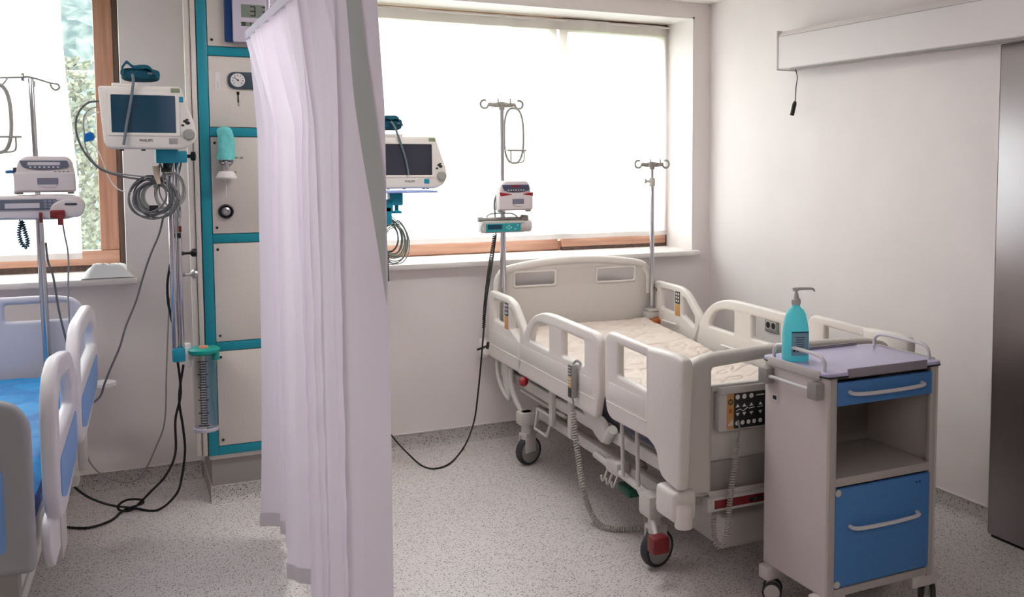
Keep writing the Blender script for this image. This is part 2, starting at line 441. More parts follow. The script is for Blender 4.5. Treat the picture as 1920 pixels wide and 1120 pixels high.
b = struct('baseboard_right', cove((0, 0, 0), (0, -2.42, 0), (-1, 0, 0)), M_base, 'speckled coved skirting on the steel door wall', 'baseboard')
strip((0, 0, 0), (0, -2.42, 0), (-1, 0, 0)).build('cap_strip', M_white, b)

# ------------------------------------------------------------------ windows
def window(name, label, X0, X1, Z0, Z1, sashes, sill_x, sw=.085, fw=.065):
    w = thing(name, label, 'window', ((X0+X1)/2, 0, Z0)); w['kind'] = 'structure'
    MB().box((sill_x[0], -.06, Z0-.032), (sill_x[1], .0, Z0), .01).box((X0, -.002, Z0-.03), (X1, .44, Z0), .003).build('sill', M_white, w, world=True)
    lin_ = MB(); t = .012
    lin_.box((X1-t, 0.001, Z0), (X1, .36, Z1)).box((X0, 0.001, Z0), (X0+t, .36, Z1)).box((X0, .001, Z1-t), (X1, .36, Z1))
    lin_.build('reveal', M_white, w, world=True, smooth=False)
    y0, y1 = .36, .42
    MB().box((X0, y0, Z0), (X1, y1, Z0+.06), .004).build('frame_rail', M_woodx, w, world=True)
    MB().box((X0, y0, Z1-.07), (X1, y1, Z1), .004).build('frame_rail', M_woodx, w, world=True)
    for x in (X0, X1-fw): MB().box((x, y0, Z0+.06), (x+fw, y1, Z1-.07), .004).build('frame_stile', M_woodz, w, world=True)
    for a, b, z0, z1, yy in sashes:
        f = MB().box((a, yy, z0), (b, yy+.05, z0+.075), .006).build('sash_rail', M_woodx, w, world=True)
        MB().box((a, yy, z1-.075), (b, yy+.05, z1), .006).build('sash_rail', M_woodx, w, world=True)
        for x in (a, b-sw): MB().box((x, yy, z0+.075), (x+sw, yy+.05, z1-.075), .006).build('sash_stile', M_woodz, w, world=True)
        MB().box((a+sw, yy+.022, z0+.075), (b-sw, yy+.028, z1-.075)).build('pane', M_glass, w, world=True, smooth=False)
    return w
wr = window('window_1', 'wide window behind white sheer curtains above the empty bed', *W1, [(-2.30, -.89, 1.035, 2.47, .35), (-.87, -.135, 1.05, 2.46, .325)], (CXR+.02, -.095), .04, .03)
MB().box((-.134, .325, 1.031), (-.128, .36, 2.46)).box((-.87, .33, 1.031), (-.13, .36, 1.048)).build('dark_gap', M_woodd, wr, world=True)
wl = window('window_2', 'window with bare pine frame at the left, trees outside', *W2, [(-4.45, -3.318, 1.06, 2.465, .33), (-5.58, -4.47, 1.06, 2.465, .33)], (W2[0]-.03, -3.245))
MB().box((-3.317, .34, 1.031), (-3.293, .36, 2.465)).box((-5.58, .345, 1.031), (-3.318, .36, 1.058)).build('dark_jamb', M_woodd, wl, world=True)

# sheer curtains
def sheer(name, label, x0, x1, z0, z1, y, edge=None, amp=.012):
    t = thing(name, label, 'sheer curtain', ((x0+x1)/2, y, z0))
    def fn(u, v):
        x = x0+(x1-x0)*u; z = z0+(z1-z0)*v
        if edge: x += edge(v)*max(0, (u-.8)/.2)
        a = amp*(.5+.6*max(0, u-.4))
        return (x, y + a*(math.sin(x*21+math.sin(x*5)*2)+.5*math.sin(x*47+1.3)) + .006*math.sin(z*3+x*4), z)
    MB().grid(fn, 220, 24).build('cloth', M_sheer, t, world=True, recalc=False)
    MB().grid(lambda u, v: (lambda p: (p[0], p[1]-.0015, z1-.065+.065*v))(fn(u, .97+.03*v)), 220, 2).build('heading', M_sheerhem, t, world=True, recalc=False)
    MB().grid(lambda u, v: (lambda p: (p[0], p[1]-.0015, p[2]))(fn(u, .022*v)), 220, 1).build('hem', M_sheerhem, t, world=True, recalc=False)
    MB().cyl((x0-.03, y, z1-.01), (x1+.02, y, z1-.01), .006).build('rod', M_white, t, world=True)
    return t
sheer('sheer_curtain', 'long white sheer curtain across the wide window over the bed', -2.3, -.13, 1.105, 2.452, .295)
sheer('sheer_curtain', 'white sheer curtain drawn half across the left window with trees', -5.55, -3.485, 1.10, 2.45, .27, edge=lambda v: -.05*v+.008*math.sin(v*6))

# ------------------------------------------------------------------ outside
M_hill = bpy.data.materials.new('hazy_forest'); M_hill.use_nodes = True
nt = M_hill.node_tree; bsdf = nt.nodes['Principled BSDF']; tc = nt.nodes.new('ShaderNodeTexCoord')
vo = nt.nodes.new('ShaderNodeTexNoise'); vo.inputs['Scale'].default_value = 1.0; vo.inputs['Detail'].default_value = 8; link(nt, tc.outputs['Object'], vo.inputs['Vector'])
rp = nt.nodes.new('ShaderNodeValToRGB'); rp.color_ramp.elements[0].color = rgb(66, 76, 76); rp.color_ramp.elements[1].color = rgb(98, 106, 100)
rp.color_ramp.elements[0].position = .38; rp.color_ramp.elements[1].position = .62
link(nt, vo.outputs['Fac'], rp.inputs['Fac']); link(nt, rp.outputs['Color'], bsdf.inputs['Base Color']); bsdf.inputs['Roughness'].default_value = 1
bsdf.inputs['Specular IOR Level'].default_value = 0
def hill(u, v):
    x = -70+130*u; y = 30+70*v
    h = -6 + 26*min(1, max(0, (y-34)/60))**.9*(.75+.35*math.sin(x*.05+2.2))
    return (x, y, h + 1.6*noise.noise((x*.35, y*.35, 0)) + 1.0*noise.noise((x*.9, y*.9, 3)))
struct('hillside', MB().grid(hill, 150, 90), M_hill, 'hazy blue-green wooded hillside seen through the left window', 'hill', recalc=False)
struct('ground_outside', MB().box((-70, .6, -6.3), (60, 40, -6)), mat('lawn', rgb(120, 130, 100), 1), 'grass outside below the windows', 'ground')
def tree(label, x, y, z0, h, rad, colr, seed, name='leafy_tree'):
    rnd_ = random.Random(seed); t = thing(name, label, 'tree', (x, y, z0), group='trees outside the left window')
    tr = MB().tube([(0, 0, 0), (.1, 0, h*.4), (0, .1, h*.9)], lambda s: .16*(1-s*.8), 8, smooth=3)
    for k in range(6):
        a = rnd_.random()*6.28; z = h*(.3+.1*k); tr.tube([(0, 0, z), (math.cos(a)*rad*.6, math.sin(a)*rad*.6, z+rad*.35)], .035, 5)
    tr.build('trunk', mat('bark', rgb(112, 100, 88), 1), t)
    mb = MB()
    for k in range(9000):
        s = rnd_.random()**.6; a = rnd_.random()*6.28; v = rnd_.random(); zz = h*(.12+.9*v); rr = rad*(1-abs(v-.38)*1.15)*s
        c = Vector((math.cos(a)*rr, math.sin(a)*rr, zz)); e = Vector([rnd_.uniform(-1, 1) for _ in range(3)]).normalized(); g = e.orthogonal().normalized()*.075; e = e*.035
        mb.add([c-e*.6, c+g*.5-e, c+g, c+g*.5+e], [(0, 1, 2, 3)])
    f = mb.build('foliage', mat('leaf_'+str(seed), colr, .9), t, smooth=False, recalc=False); f['kind'] = 'stuff'
    return t
tree('pale olive tree just outside, nearest the left window sheer edge', -3.9, 8.5, -6, 8.6, 1.3, rgb(92, 94, 80), 1)
tree('yellowish green tree behind the loose cables of the left monitor', -3.2, 12.5, -6, 7.8, 1.7, rgb(98, 98, 84), 2)
tree('grey green tree partly hidden by the left sheer curtain', -6.6, 15, -6, 8.8, 1.9, rgb(84, 90, 78), 3)

# ------------------------------------------------------------------ unseen ceiling panels added as fill light
def fill_panel(x, y, label, k=1.0):
    t = thing('ceiling_fill', label, 'fill light', (x, y, RZ), group='added fill panels')
    MB().plate(rnd(rect(-.62, .62, -.17, .17), .01), [rect(-.59, .59, -.14, .14)], .03, .003, lambda u, v, w: (u, v, -.015+w)).build('frame', M_white, t)
    MB().box((-.59, -.14, -.018), (.59, .14, -.008)).build('diffuser', mat('fill_diffuser_%d' % (k*100), (1, .965, .94, 1), .5, emit=FILL*k), t, smooth=False)
    return t
fill_panel(-1.9, -1.5, 'added unseen ceiling fill panel over the empty bed')
fill_panel(-4.3, -1.5, 'added unseen ceiling fill panel over the blue bed')
fill_panel(-1.6, -5.6, 'added unseen ceiling fill panel on the door side behind the viewer', .7)
fill_panel(-3.8, -6.4, 'added unseen ceiling fill panel farthest behind the viewer', .7)

# ------------------------------------------------------------------ sliding steel door and its track cover
d = thing('door_1', 'tall brushed steel sliding door at the right edge', 'door', (-.06, -3.05, 0)); d['kind'] = 'structure'
MB().box((-.085, -3.72, .012), (-.035, -2.404, 2.075), .003).build('leaf', M_steel, d, world=True)
MB().box((-.08, -3.70, .001), (-.04, -2.42, .012)).build('bottom_seal', M_black, d, world=True)
MB().box((-.086, -2.4045, .02), (-.034, -2.4005, 2.07), .001).build('edge_trim', M_alu, d, world=True)
tk = thing('sliding_door_track_cover', 'long pale metal track cover high on the right wall', 'door track', (0, -2.3, 2.085))
prof = [(-.001, 2.085), (-.125, 2.085), (-.13, 2.09), (-.13, 2.262), (-.105, 2.288), (-.001, 2.288)]
k = len(prof); mb = MB(); a = [Vector((x, -.905, z)) for x, z in prof]; b2 = [Vector((x, -3.9, z)) for x, z in prof]
mb.add(a+b2, [(i, (i+1) % k, k+(i+1) % k, k+i) for i in range(k)]+[tuple(range(k)), tuple(reversed(range(k, 2*k)))]); mb.build('cover', M_alu, tk, world=True, angle=20)
MB().box((-.134, -.906, 2.08), (-.001, -.892, 2.292), .003).build('end_cap', M_lgrey, tk, world=True)
MB().box((-.118, -3.9, 2.076), (-.09, -1.0, 2.086)).build('bottom_channel', M_greyp, tk, world=True)
MB().add([(-.1305, -.91, 2.264), (-.1305, -3.9, 2.264), (-.1055, -3.9, 2.290), (-.1055, -.91, 2.290), (-.128, -.91, 2.261), (-.128, -3.9, 2.261), (-.103, -3.9, 2.287), (-.103, -.91, 2.287)], [(0, 1, 2, 3), (4, 5, 6, 7), (0, 1, 5, 4), (1, 2, 6, 5), (2, 3, 7, 6), (3, 0, 4, 7)]).build('lit_facet', M_white, tk, world=True, smooth=False)  # white paint stands in for light falling on the upward facet
MB().box((-.1315, -3.9, 2.258), (-.1295, -.908, 2.2605)).build('seam', M_greyp, tk, world=True)
pc = thing('pull_cord', 'short black pull cord hanging from the door track cover', 'cord', (-.11, -.985, 1.85))
MB().tube([at(1491, 128, X=-.11), at(1495, 145, X=-.11), at(1492.5, 165, X=-.11), at(1491, 192, X=-.11)], .0028, 6, smooth=5).build('cord', M_blackc, pc, world=True)
MB().tube([at(1491, 190, X=-.11), at(1489, 198, X=-.11), at(1485, 216, X=-.11)], lambda s: .006+.006*math.sin(min(1, s*1.6)*PI*.6), 10, smooth=4).build('tassel', M_black, pc, world=True)

# wall socket
sk = thing('wall_socket', 'grey double power socket low on the right wall', 'power socket', (0, -.7, .6))
p0 = at(1433, 600, X=0); p1 = at(1465, 627, X=0); yc = (p0.y+p1.y)/2; zc = .645; hw = .063; hh = .04
MB().yz(rnd(rect(yc-hw, yc+hw, zc-hh, zc+hh), .006), [], -.012, 0, .003).build('plate', M_greyp, sk, world=True)
for s in (-1, 1):
    MB().yz(rnd(rect(yc+s*.026-.022, yc+s*.026+.022, zc-.024, zc+.024), .004), [], -.0145, -.011, .001).build('insert', M_lgrey, sk, world=True)
    MB().lathe([(0, .0), (.0185, 0), (.0185, .002), (0, .002)], (-.0155, yc+s*.026, zc), (1, 0, 0), 20).build('outlet', M_dark, sk, world=True)

# ================================================================== SERVICE COLUMN
sc_ = thing('supply_column', 'tall beige supply column with teal frame bars left of the hanging curtain', 'supply column', ((CXL+CXR)/2, -.22, 0))
MB().box((CXL+.004, CYF+.012, .2), (CXR-.004, 0, RZ), 0).build('body', M_panel, sc_, world=True, smooth=False)
MB().box((CXL+.012, CYF+.02, .0), (CXR-.012, 0, .215), 0).build('plinth', M_plinth, sc_, world=True, smooth=False)
def fbar(x0, x1, z0, z1): MB().box((x0, CYF-.004, z0), (x1, CYF+.016, z1), .002).build('frame_bar', M_teal, sc_, world=True)
fbar(CXL, CXL+.042, .222, RZ); fbar(CXR-.042, CXR, .222, RZ)
HB = [2.084, 1.719, 1.232, .732, .243]
for z in HB: fbar(CXL+.042, CXR-.042, z-.02, z+.02)
tops = [RZ-.01]+[z-.02 for z in HB[:-1]]; bots = [z+.02 for z in HB]
PX0, PX1 = CXL+.042, CXR-.042
for i, (zt, zb) in enumerate(zip(tops, bots)):
    p = MB().box((PX0+.003, CYF-.002, zb+.003), (PX1-.003, CYF+.014, zt-.003), .0015).build('panel', M_panel, sc_, world=True)
    spots = [(x, z) for x in (PX0+.02, PX1-.02) for z in (zb+.03, zt-.03)] if i != 1 else []
    for x, z in spots: MB().lathe([(0, -.002), (.0055, -.002), (.006, 0), (.006, .003), (0, .003)], (x, CYF-.004, z), (0, 1, 0), 12).build('screw', M_black, p, world=True)
# vertical equipment rails on the column's left flank
for x0, x1, y0, y1 in ((-3.036, -3.012, -.44, -.40), (-3.010, -2.986, -.452, -.41)):
    MB().box((x0, y0, .225), (x1, y1, RZ-.002), .004).build('equipment_rail', M_panel, sc_, world=True)
MB().box((-3.014, -.43, .225), (-3.008, -.405, RZ-.002)).build('rail_slot', M_dark, sc_, world=True)
MB().box((-2.990, -.452, .225), (-2.9855, -.43, RZ-.002)).build('rail_slot', M_dark, sc_, world=True)
# gauge pair
gz = at(445, 151, Y=CYF).z; gx = at(445, 151, Y=CYF).x
g = MB().xz(rnd(rect(gx-.042, gx+.20, gz-.038, gz+.038), .04, 8), [], CYF-.014, CYF, .003).build('gauge_housing', mat('slate_gauge', rgb(58, 74, 86), .4), sc_, world=True)
for dx in (0, .155):
    q = MB().lathe([(0, 0), (.030, 0), (.031, -.004), (.028, -.006), (.0, -.006)], (gx+dx, CYF-.013, gz), (0, 1, 0), 28).build('dial', M_paper, g, world=True)
for dx in (0, .155):
    mb = MB()
    for k in range(9):
        a = math.radians(-40+k*32.5); c, s = math.cos(a), math.sin(a)
        mb.box((-.0015, -.0005, .019), (.0015, .0005, .025), 0, Matrix.Translation((gx+dx, CYF-.0205, gz)) @ Matrix.Rotation(a-PI/2, 4, 'Y'))
    mb.box((-.0015, -.0008, -.006), (.0015, .0008, .02), 0, Matrix.Translation((gx+dx, CYF-.021, gz)) @ Matrix.Rotation(-.9, 4, 'Y'))
    mb.cyl((gx+dx, CYF-.0225, gz), (gx+dx, CYF-.0195, gz), .004); mb.build('dial_print', M_ink, g, world=True)
P = at(446, 172, Y=CYF); MB().box((P.x-.003, CYF-.0035, P.z-.05), (P.x+.003, CYF-.001, P.z)).box((P.x-.006, CYF-.0035, P.z-.014), (P.x+.006, CYF-.001, P.z)).build('arrow_mark', M_ink, sc_, world=True)
P = at(447, 188, Y=CYF); MB().box((P.x-.0035, CYF-.0035, P.z-.028), (P.x+.0035, CYF-.001, P.z)).build('small_print', M_greyp, sc_, world=True)
P = at(408, 152, Y=CYF); st = MB().box((P.x-.010, CYF-.004, P.z-.04), (P.x+.010, CYF-.001, P.z+.04)).build('sticker', M_paper, sc_, world=True)
MB().box((P.x-.004, CYF-.0046, P.z-.034), (P.x+.004, CYF-.0038, P.z-.002)).build('sticker_print', M_lav, st, world=True)
# gas outlet
P = at(423.5, 396.5, Y=CYF)
o = MB().lathe([(.033, 0), (.033, -.012), (.027, -.016), (.024, -.008), (0, -.008)], (P.x, CYF-.001, P.z), (0, 1, 0), 28).build('gas_outlet', M_dark, sc_, world=True)
MB().lathe([(.019, -.006), (.019, -.014), (.011, -.018), (.009, -.010), (0, -.010)], (P.x, CYF-.002, P.z), (0, 1, 0), 24).build('outlet_ring', M_steelp, o, world=True)
for px, py in ((443, 296), (453, 296), (441, 323)):
    P = at(px, py, Y=CYF); MB().box((P.x-.006, CYF-.0035, P.z-.004), (P.x+.006, CYF-.001, P.z+.004)).build('small_print', M_greyp, sc_, world=True)
b = struct('baseboard_column', MB().box((CXL+.004, CYF+.004, 0), (CXR-.004, 0, .075), .004), M_base, 'speckled coved skirting round the foot of the teal column', 'baseboard')
mb = cove((CXL+.004, CYF+.004, 0), (CXR-.004, CYF+.004, 0), (0, -1, 0), .075); mb.build('front_cove', M_base, b)

# wrapped flowmeter plugged into the column
fm = thing('oxygen_flowmeter', 'flowmeter wrapped in turquoise cloth on the beige column', 'flowmeter', (-2.88, -.5, 1.42))
c = at(423, 270, Y=-.5); z0 = at(423, 298, Y=-.5).z; z1 = at(423, 238, Y=-.5).z; cx0 = c.x
mb = MB(); 
def bag(u, v):
    a = 2*PI*u; z = z0-.004+(z1-z0)*v
    r = .037*(1-.12*v)*(1 if v < .93 else .75) + .003*math.sin(a*3+v*5) + .003*noise.noise((math.cos(a)*2, math.sin(a)*2, v*5))
    return (cx0-.002+r*math.cos(a)+.004*math.sin(v*3), -.5+r*.8*math.sin(a), z)
mb.grid(bag, 28, 14); top = Vector((cx0, -.5, z1+.003)); n0 = len(mb.v); mb.v.append(top)
for i in range(28): mb.f.append((i*15+14, (i+1)*15+14, n0))
mb.build('cloth_wrap', mat('turquoise_wrap', rgb(112, 206, 206), .7, noise_amt=.12, noise_scale=40), fm, world=True, recalc=True)
zz = at(423, 300, Y=-.5).z
MB().cyl((cx0, -.5, zz-.055), (cx0, -.5, zz+.01), .012, bev=.002).cyl((cx0-.02, -.5, zz-.012), (cx0+.02, -.5, zz-.012), .008).cyl((cx0, -.5, zz-.03), (cx0, CYF, zz-.03), .012).build('valve', M_chrome, fm, world=True)
MB().tube([(cx0-.026, -.5, zz+.005), (cx0-.026, -.5, zz-.012), (cx0-.008, -.5, zz-.03)], .005, 8, smooth=4).tube([(cx0+.026, -.5, zz+.005), (cx0+.026, -.5, zz-.012), (cx0+.008, -.5, zz-.03)], .005, 8, smooth=4).build('hose_bracket', M_greyp, fm, world=True)
zc = at(423, 321, Y=-.5).z
MB().lathe([(0, 0), (.028, 0), (.036, -.008), (.045, -.028), (.043, -.034), (0, -.034)], (cx0, -.5, zc), (0, 0, 1), 28).build('outlet_cap', M_white, fm, world=True)
MB().tube([at(423, 334, Y=-.5), at(424, 350, Y=-.5), at(425, 371, Y=-.5)], .003, 6, smooth=4).build('tail', M_paper, fm, world=True)

# digital wall clock
ck = thing('digital_clock', 'digital clock with navy frame high on the column', 'clock', (-2.72, -.48, 2.12))
x0, zb = -2.869, 2.126; x1, zt = -2.52, 2.46
MB().xz(rnd(rect(x0, x1, zb, zt), .008), [], -.49, CYF-.002, .004).build('back_frame', M_navy, ck, world=True)
fx = at(436, 40, Y=-.5).x
MB().xz(rnd(rect(fx, x1+.01, zb-.002, zt+.004), .008), [], -.512, -.488, .004).build('face', M_lav, ck, world=True)
def lcd(px0, px1, py0, py1):
    a, b = at(px0, py1, Y=-.512), at(px1, py0, Y=-.512)
    return a.x, b.x, a.z, b.z
SEG = {'0': 'abcdef', '1': 'bc', '2': 'abged', '3': 'abgcd', '4': 'fgbc', '5': 'afgcd', '8': 'abcdefg', '7': 'abc', '6': 'afgedc', '9': 'abcdfg'}
def seg7(mb, ch, x, z, w, h, y, t):
    P = {'a': ((0, h), (w, h)), 'g': ((0, h/2), (w, h/2)), 'd': ((0, 0), (w, 0)), 'f': ((0, h/2), (0, h)), 'b': ((w, h/2), (w, h)), 'e': ((0, 0), (0, h/2)), 'c': ((w, 0), (w, h/2))}
    for s in SEG[ch]:
        (ax, az), (bx_, bz) = P[s]; mb.box((x+min(ax, bx_)-t/2, y-.001, z+min(az, bz)-t/2), (x+max(ax, bx_)+t/2, y, z+max(az, bz)+t/2))
a, b_, c, d_ = lcd(452, 535, 37, 8)
l1 = MB().box((a, -.5125, c), (b_, -.508, d_), .001).build('main_display', M_lcd, ck, world=True)
mb = MB(); h = (d_-c)*.72
for k, ch in enumerate('332'): seg7(mb, ch, at((470, 492, 511)[k], 20, Y=-.513).x, c+(d_-c)*.14, .018, h, -.5126, .005)
mb.build('digits', M_digit, l1, world=True)
a, b_, c, d_ = lcd(452, 530, 53, 41)
l2 = MB().box((a, -.5125, c), (b_, -.508, d_), .001).build('lower_display', M_lcd, ck, world=True)
mb = MB(); h = (d_-c)*.7
for k, ch in enumerate('8110882'): seg7(mb, ch, a+.006+k*.0235, c+(d_-c)*.15, .011, h, -.5126, .004)
mb.build('digits', M_digit, l2, world=True)

# suction canister hung beside the column
sx, sy = at(385, 730, Y=-.54).x, -.54
zt_, zb_ = at(385, 662, Y=sy).z, at(385, 806, Y=sy).z
su = thing('suction_canister', 'clear graduated suction canister with green lid beside the column', 'suction canister', (sx, sy, zb_))
MB().lathe([(0, 0), (.046, 0), (.05, .004), (.052, zt_-zb_), (.049, zt_-zb_), (.047, .006), (0, .006)], (sx, sy, zb_), (0, 0, 1), 32).build('jar', M_clear, su, world=True)
MB().lathe([(.05, -.004), (.0535, 0), (.0535, .012), (.05, .014)], (sx, sy, zb_), (0, 0, 1), 32).build('base_ring', mat('milky_plastic', rgb(190, 186, 200), .3), su, world=True)
ld = MB().lathe([(0, -.004), (.056, -.004), (.066, .004), (.067, .018), (.058, .026), (.03, .028), (0, .026)], (sx, sy, zt_), (0, 0, 1), 32).build('lid', M_greenl, su, world=True)
MB().cyl((sx-.004, sy-.02, zt_+.024), (sx-.004, sy-.02, zt_+.036), .022, .018).build('port_cap', mat('salmon_cap', rgb(214, 140, 110), .5), ld, world=True)
MB().cyl((sx+.045, sy-.02, zt_-.03), (sx+.045, sy-.02, zt_+.02), .016).build('spout', M_greenl, ld, world=True)
mb = MB()
for k in range(26):
    a0, a1 = (-2.05, -1.55) if k % 5 else (-2.25, -1.4); z = zb_+.03+k*(zt_-zb_-.06)/25
    for q in range(4):
        a, b_ = a0+(a1-a0)*q/4, a0+(a1-a0)*(q+1)/4; R = .0526
        mb.add([(sx+R*math.cos(a), sy+R*math.sin(a), z-.0026), (sx+R*math.cos(b_), sy+R*math.sin(b_), z-.0026), (sx+R*math.cos(b_), sy+R*math.sin(b_), z+.0026), (sx+R*math.cos(a), sy+R*math.sin(a), z+.0026)], [(0, 1, 2, 3)])
mb.build('graduation', M_ink, su, world=True, recalc=False)
MB().lathe([(.024, .01), (.025, zt_-zb_-.01)], (sx+.015, sy+.005, zb_), (0, 0, 1), 20).build('inner_tube', mat('bluish_clear', rgb(150, 165, 190), .3, alpha=.18), su, world=True)
bx0 = at(352, 660, Y=-.5).x
MB().box((bx0-.012, -.5, zt_-.07), (bx0+.014, -.46, zt_+.04), .005).box((bx0, -.53, zt_-.03), (sx-.04, -.49, zt_+.01), .006).build('wall_bracket', M_white, su, world=True)

# ------------------------------------------------------------------ mounting pole with arms for the left monitor
mp_ = thing('monitor_mount', 'chrome twin mounting pole clamped to the column rail', 'mount', (-3.1, -.58, .72))
ptop, pbot = at(326, 300, Y=-.58), at(337, 665, Y=-.58)
for dx, r in ((-.014, .015), (.012, .009)):
    MB().cyl((pbot.x+dx, -.58, pbot.z), (pbot.x+dx, -.58, 1.66), r, n=20, bev=.003).build('pole', M_chrome, mp_, world=True)
MB().box((pbot.x-.030, -.605, pbot.z-.03), (pbot.x+.022, -.555, pbot.z+.03), .006).build('foot_clamp', M_tealp, mp_, world=True)
for zz, m_, r in ((at(340, 475, Y=-.5).z, M_black, .012), (at(340, 515, Y=-.5).z, M_steelp, .014)):
    MB().lathe([(0, 0), (r*.9, 0), (r*.5, .02), (r*.5, .04), (r*1.5, .052), (r*1.5, .064), (0, .064)], (pbot.x+.02, -.52, zz), (1, .35, 0), 16).cyl((pbot.x+.01, -.575, zz), (pbot.x+.03, -.52, zz), r*.6).build('rail_clamp', m_, mp_, world=True)
zz = at(305, 293, Y=-.6).z
MB().box((-3.175, -.72, zz-.03), (-3.09, -.60, zz+.035), .006).box((-3.13, -.66, zz-.028), (-3.05, -.56, zz+.022), .006).build('swivel_block', M_tealp, mp_, world=True)
MB().cyl((-3.145, -.66, zz+.03), (-3.145, -.66, zz+.07), .03, n=20).build('swivel', M_tealp, mp_, world=True)
MB().lathe([(0, 0), (.008, 0), (.008, .02), (.02, .024), (.02, .04), (0, .044)], (-3.055, -.6, zz), (1, -.2, 0), 14).build('clamp_knob', M_black, mp_, world=True)
MB().lathe([(0, 0), (.012, 0), (.012, -.025), (.02, -.028), (.02, -.042), (0, -.042)], (-3.135, -.68, zz-.025), (0, 0, 1), 14).build('clamp_knob', M_black, mp_, world=True)

# ------------------------------------------------------------------ patient monitors
def monitor(label, loc, scr, keypos, hose_side):
    """front faces -y; origin at bottom centre of the case"""
    t = thing('patient_monitor', label, 'monitor', loc)
    W, H = .36, .262
    ol = rnd([(-.18, .255), (.125, .262), (.150, .18), (.178, .105), (.183, .055), (.165, .02), (.125, .0), (-.15, .0), (-.165, .03)], [.012, .015, .02, .03, .03, .03, .02, .015, .012], 4)
    MB().xz(ol, [], -.055, .0, .012).build('front_case', M_mon, t)
    MB().box((-.155, -.01, .012), (.125, .13, .245), .025, seg=3).build('back_case', M_mon, t)
    MB().xz(rnd(rect(-.15, .118, .055, .232), .006), [rnd(rect(-.135, .103, .068, .222), .004)], -.058, -.054, .0015).build('screen_bezel', M_mon, t)
    MB().xz(rnd(rect(-.137, .105, .066, .224), .004), [], -.057, -.05, .001).build('screen', scr, t)
    kn = MB().lathe([(0, 0), (.024, 0), (.023, -.012), (.018, -.017), (0, -.017)], (.152, -.054, .062), (0, 1, 0), 28).build('dial_knob', M_btn, t)
    for x, z, r in ((.138, .118, .006), (.148, .111, .0075), (.129, .101, .005), (.146, .124, .005)):
        MB().lathe([(0, 0), (r, 0), (r*.8, -.004), (0, -.004)], (x, -.054, z), (0, 1, 0), 14, sx=1.4).build('button', M_dark, t)
    MB().box((keypos[0]-.0125, -.0575, keypos[1]-.0115), (keypos[0]+.0125, -.054, keypos[1]+.0115), .001).build('teal_key', M_tealp, t)
    MB().box((.088, -.0562, .236), (.122, -.054, .254), .0005).build('model_plate', mat('plate_green', rgb(128, 140, 110), .5), t)
    if hose_side > 0: MB().box((.075, -.0562, .022), (.108, -.054, .046), .0005).build('grey_plate', M_btn, t)
    MB().text('PHILIPS', .016, lambda u, v, w: (-.01+u, -.0555-w, .036+v)).build('lettering', M_ink, t, smooth=False)
    MB().box((-.13, -.02, .256), (-.03, .06, .272), .006).build('handle', M_mon, t)
    for x in (-.1, -.02, .08, .1): MB().cyl((x, .02, -.006), (x, .02, .006), .008, n=10).build('foot', M_black, t)
    return t
monitor('patient monitor left of the teal column, blue glare on its screen', (-3.2, -.72, at(270, 280, Y=-.775).z), M_screen, (.1215, .208), 1)
monitor('patient monitor beside the hanging curtain in front of the wide window', (-2.015, -.38, at(760, 354, Y=-.43).z), M_screen2, (.075, .037), -1)

def cuff(label, c, w, h, peak, hose):
    """folded cloth cuff: a lumpy roll with a flap lying over it"""
    t = thing('pressure_cuff', label, 'pressure cuff', c)
    def lump(u, v):
        a = 2*PI*u; b = PI*v; n = noise.noise((math.cos(a)*1.5+c[0], math.sin(a)*1.5, v*3))
        ca, sa = math.cos(a), math.sin(a); k = (abs(ca)**3+abs(sa)**3)**(-1/3)
        return (w*math.cos(b)*(1+.08*n), .05*math.sin(b)**.5*ca*k*(1+.1*n), max(0, h*.46+h*.46*math.sin(b)**.35*sa*k*(1+.15*n)))
    MB().grid(lump, 36, 18).build('folded_cloth', M_cuff, t, recalc=False)
    def flap(u, v):
        x = w*(-.98+1.9*u); y = -.058+.11*v
        z = h*(.86+.22*math.sin(PI*min(1, u*1.1))+peak*math.exp(-((u-.14)/.1)**2)) - .6*h*max(0, u-.75)**1.2*3 + .004*math.sin(u*11+v*4)
        return (x, y, z - (.25*h if v < .04 else 0))
    MB().grid(flap, 30, 14).build('flap', M_cuff, t, recalc=False)
    MB().box((w*.35, -.0605, h*.45), (w*.6, -.0585, h*.58)).build('tag', M_hose, t)
    MB().tube(hose, .0055, 8, smooth=8).build('hose', M_hose, t, world=True)
    return t
mz = at(270, 152, Y=-.7).z
cuff('dark teal pressure cuff folded on the monitor left of the column', (at(264, 150, Y=-.7).x, -.70, mz-.004), .072, .062, .30,
     [at(248, 140, Y=-.76), at(250, 152, Y=-.79), at(246, 185, Y=-.787), at(238, 230, Y=-.785), at(232, 272, Y=-.79)])
cz = at(732, 243, Y=-.36).z
cuff('dark teal pressure cuff folded on the monitor by the window', (at(733, 243, Y=-.36).x, -.36, cz-.004), .052, .066, .05,
     [at(733, 228, Y=-.42), at(741, 240, Y=-.448), at(751, 268, Y=-.446), at(761, 300, Y=-.446), at(766, 328, Y=-.45)])

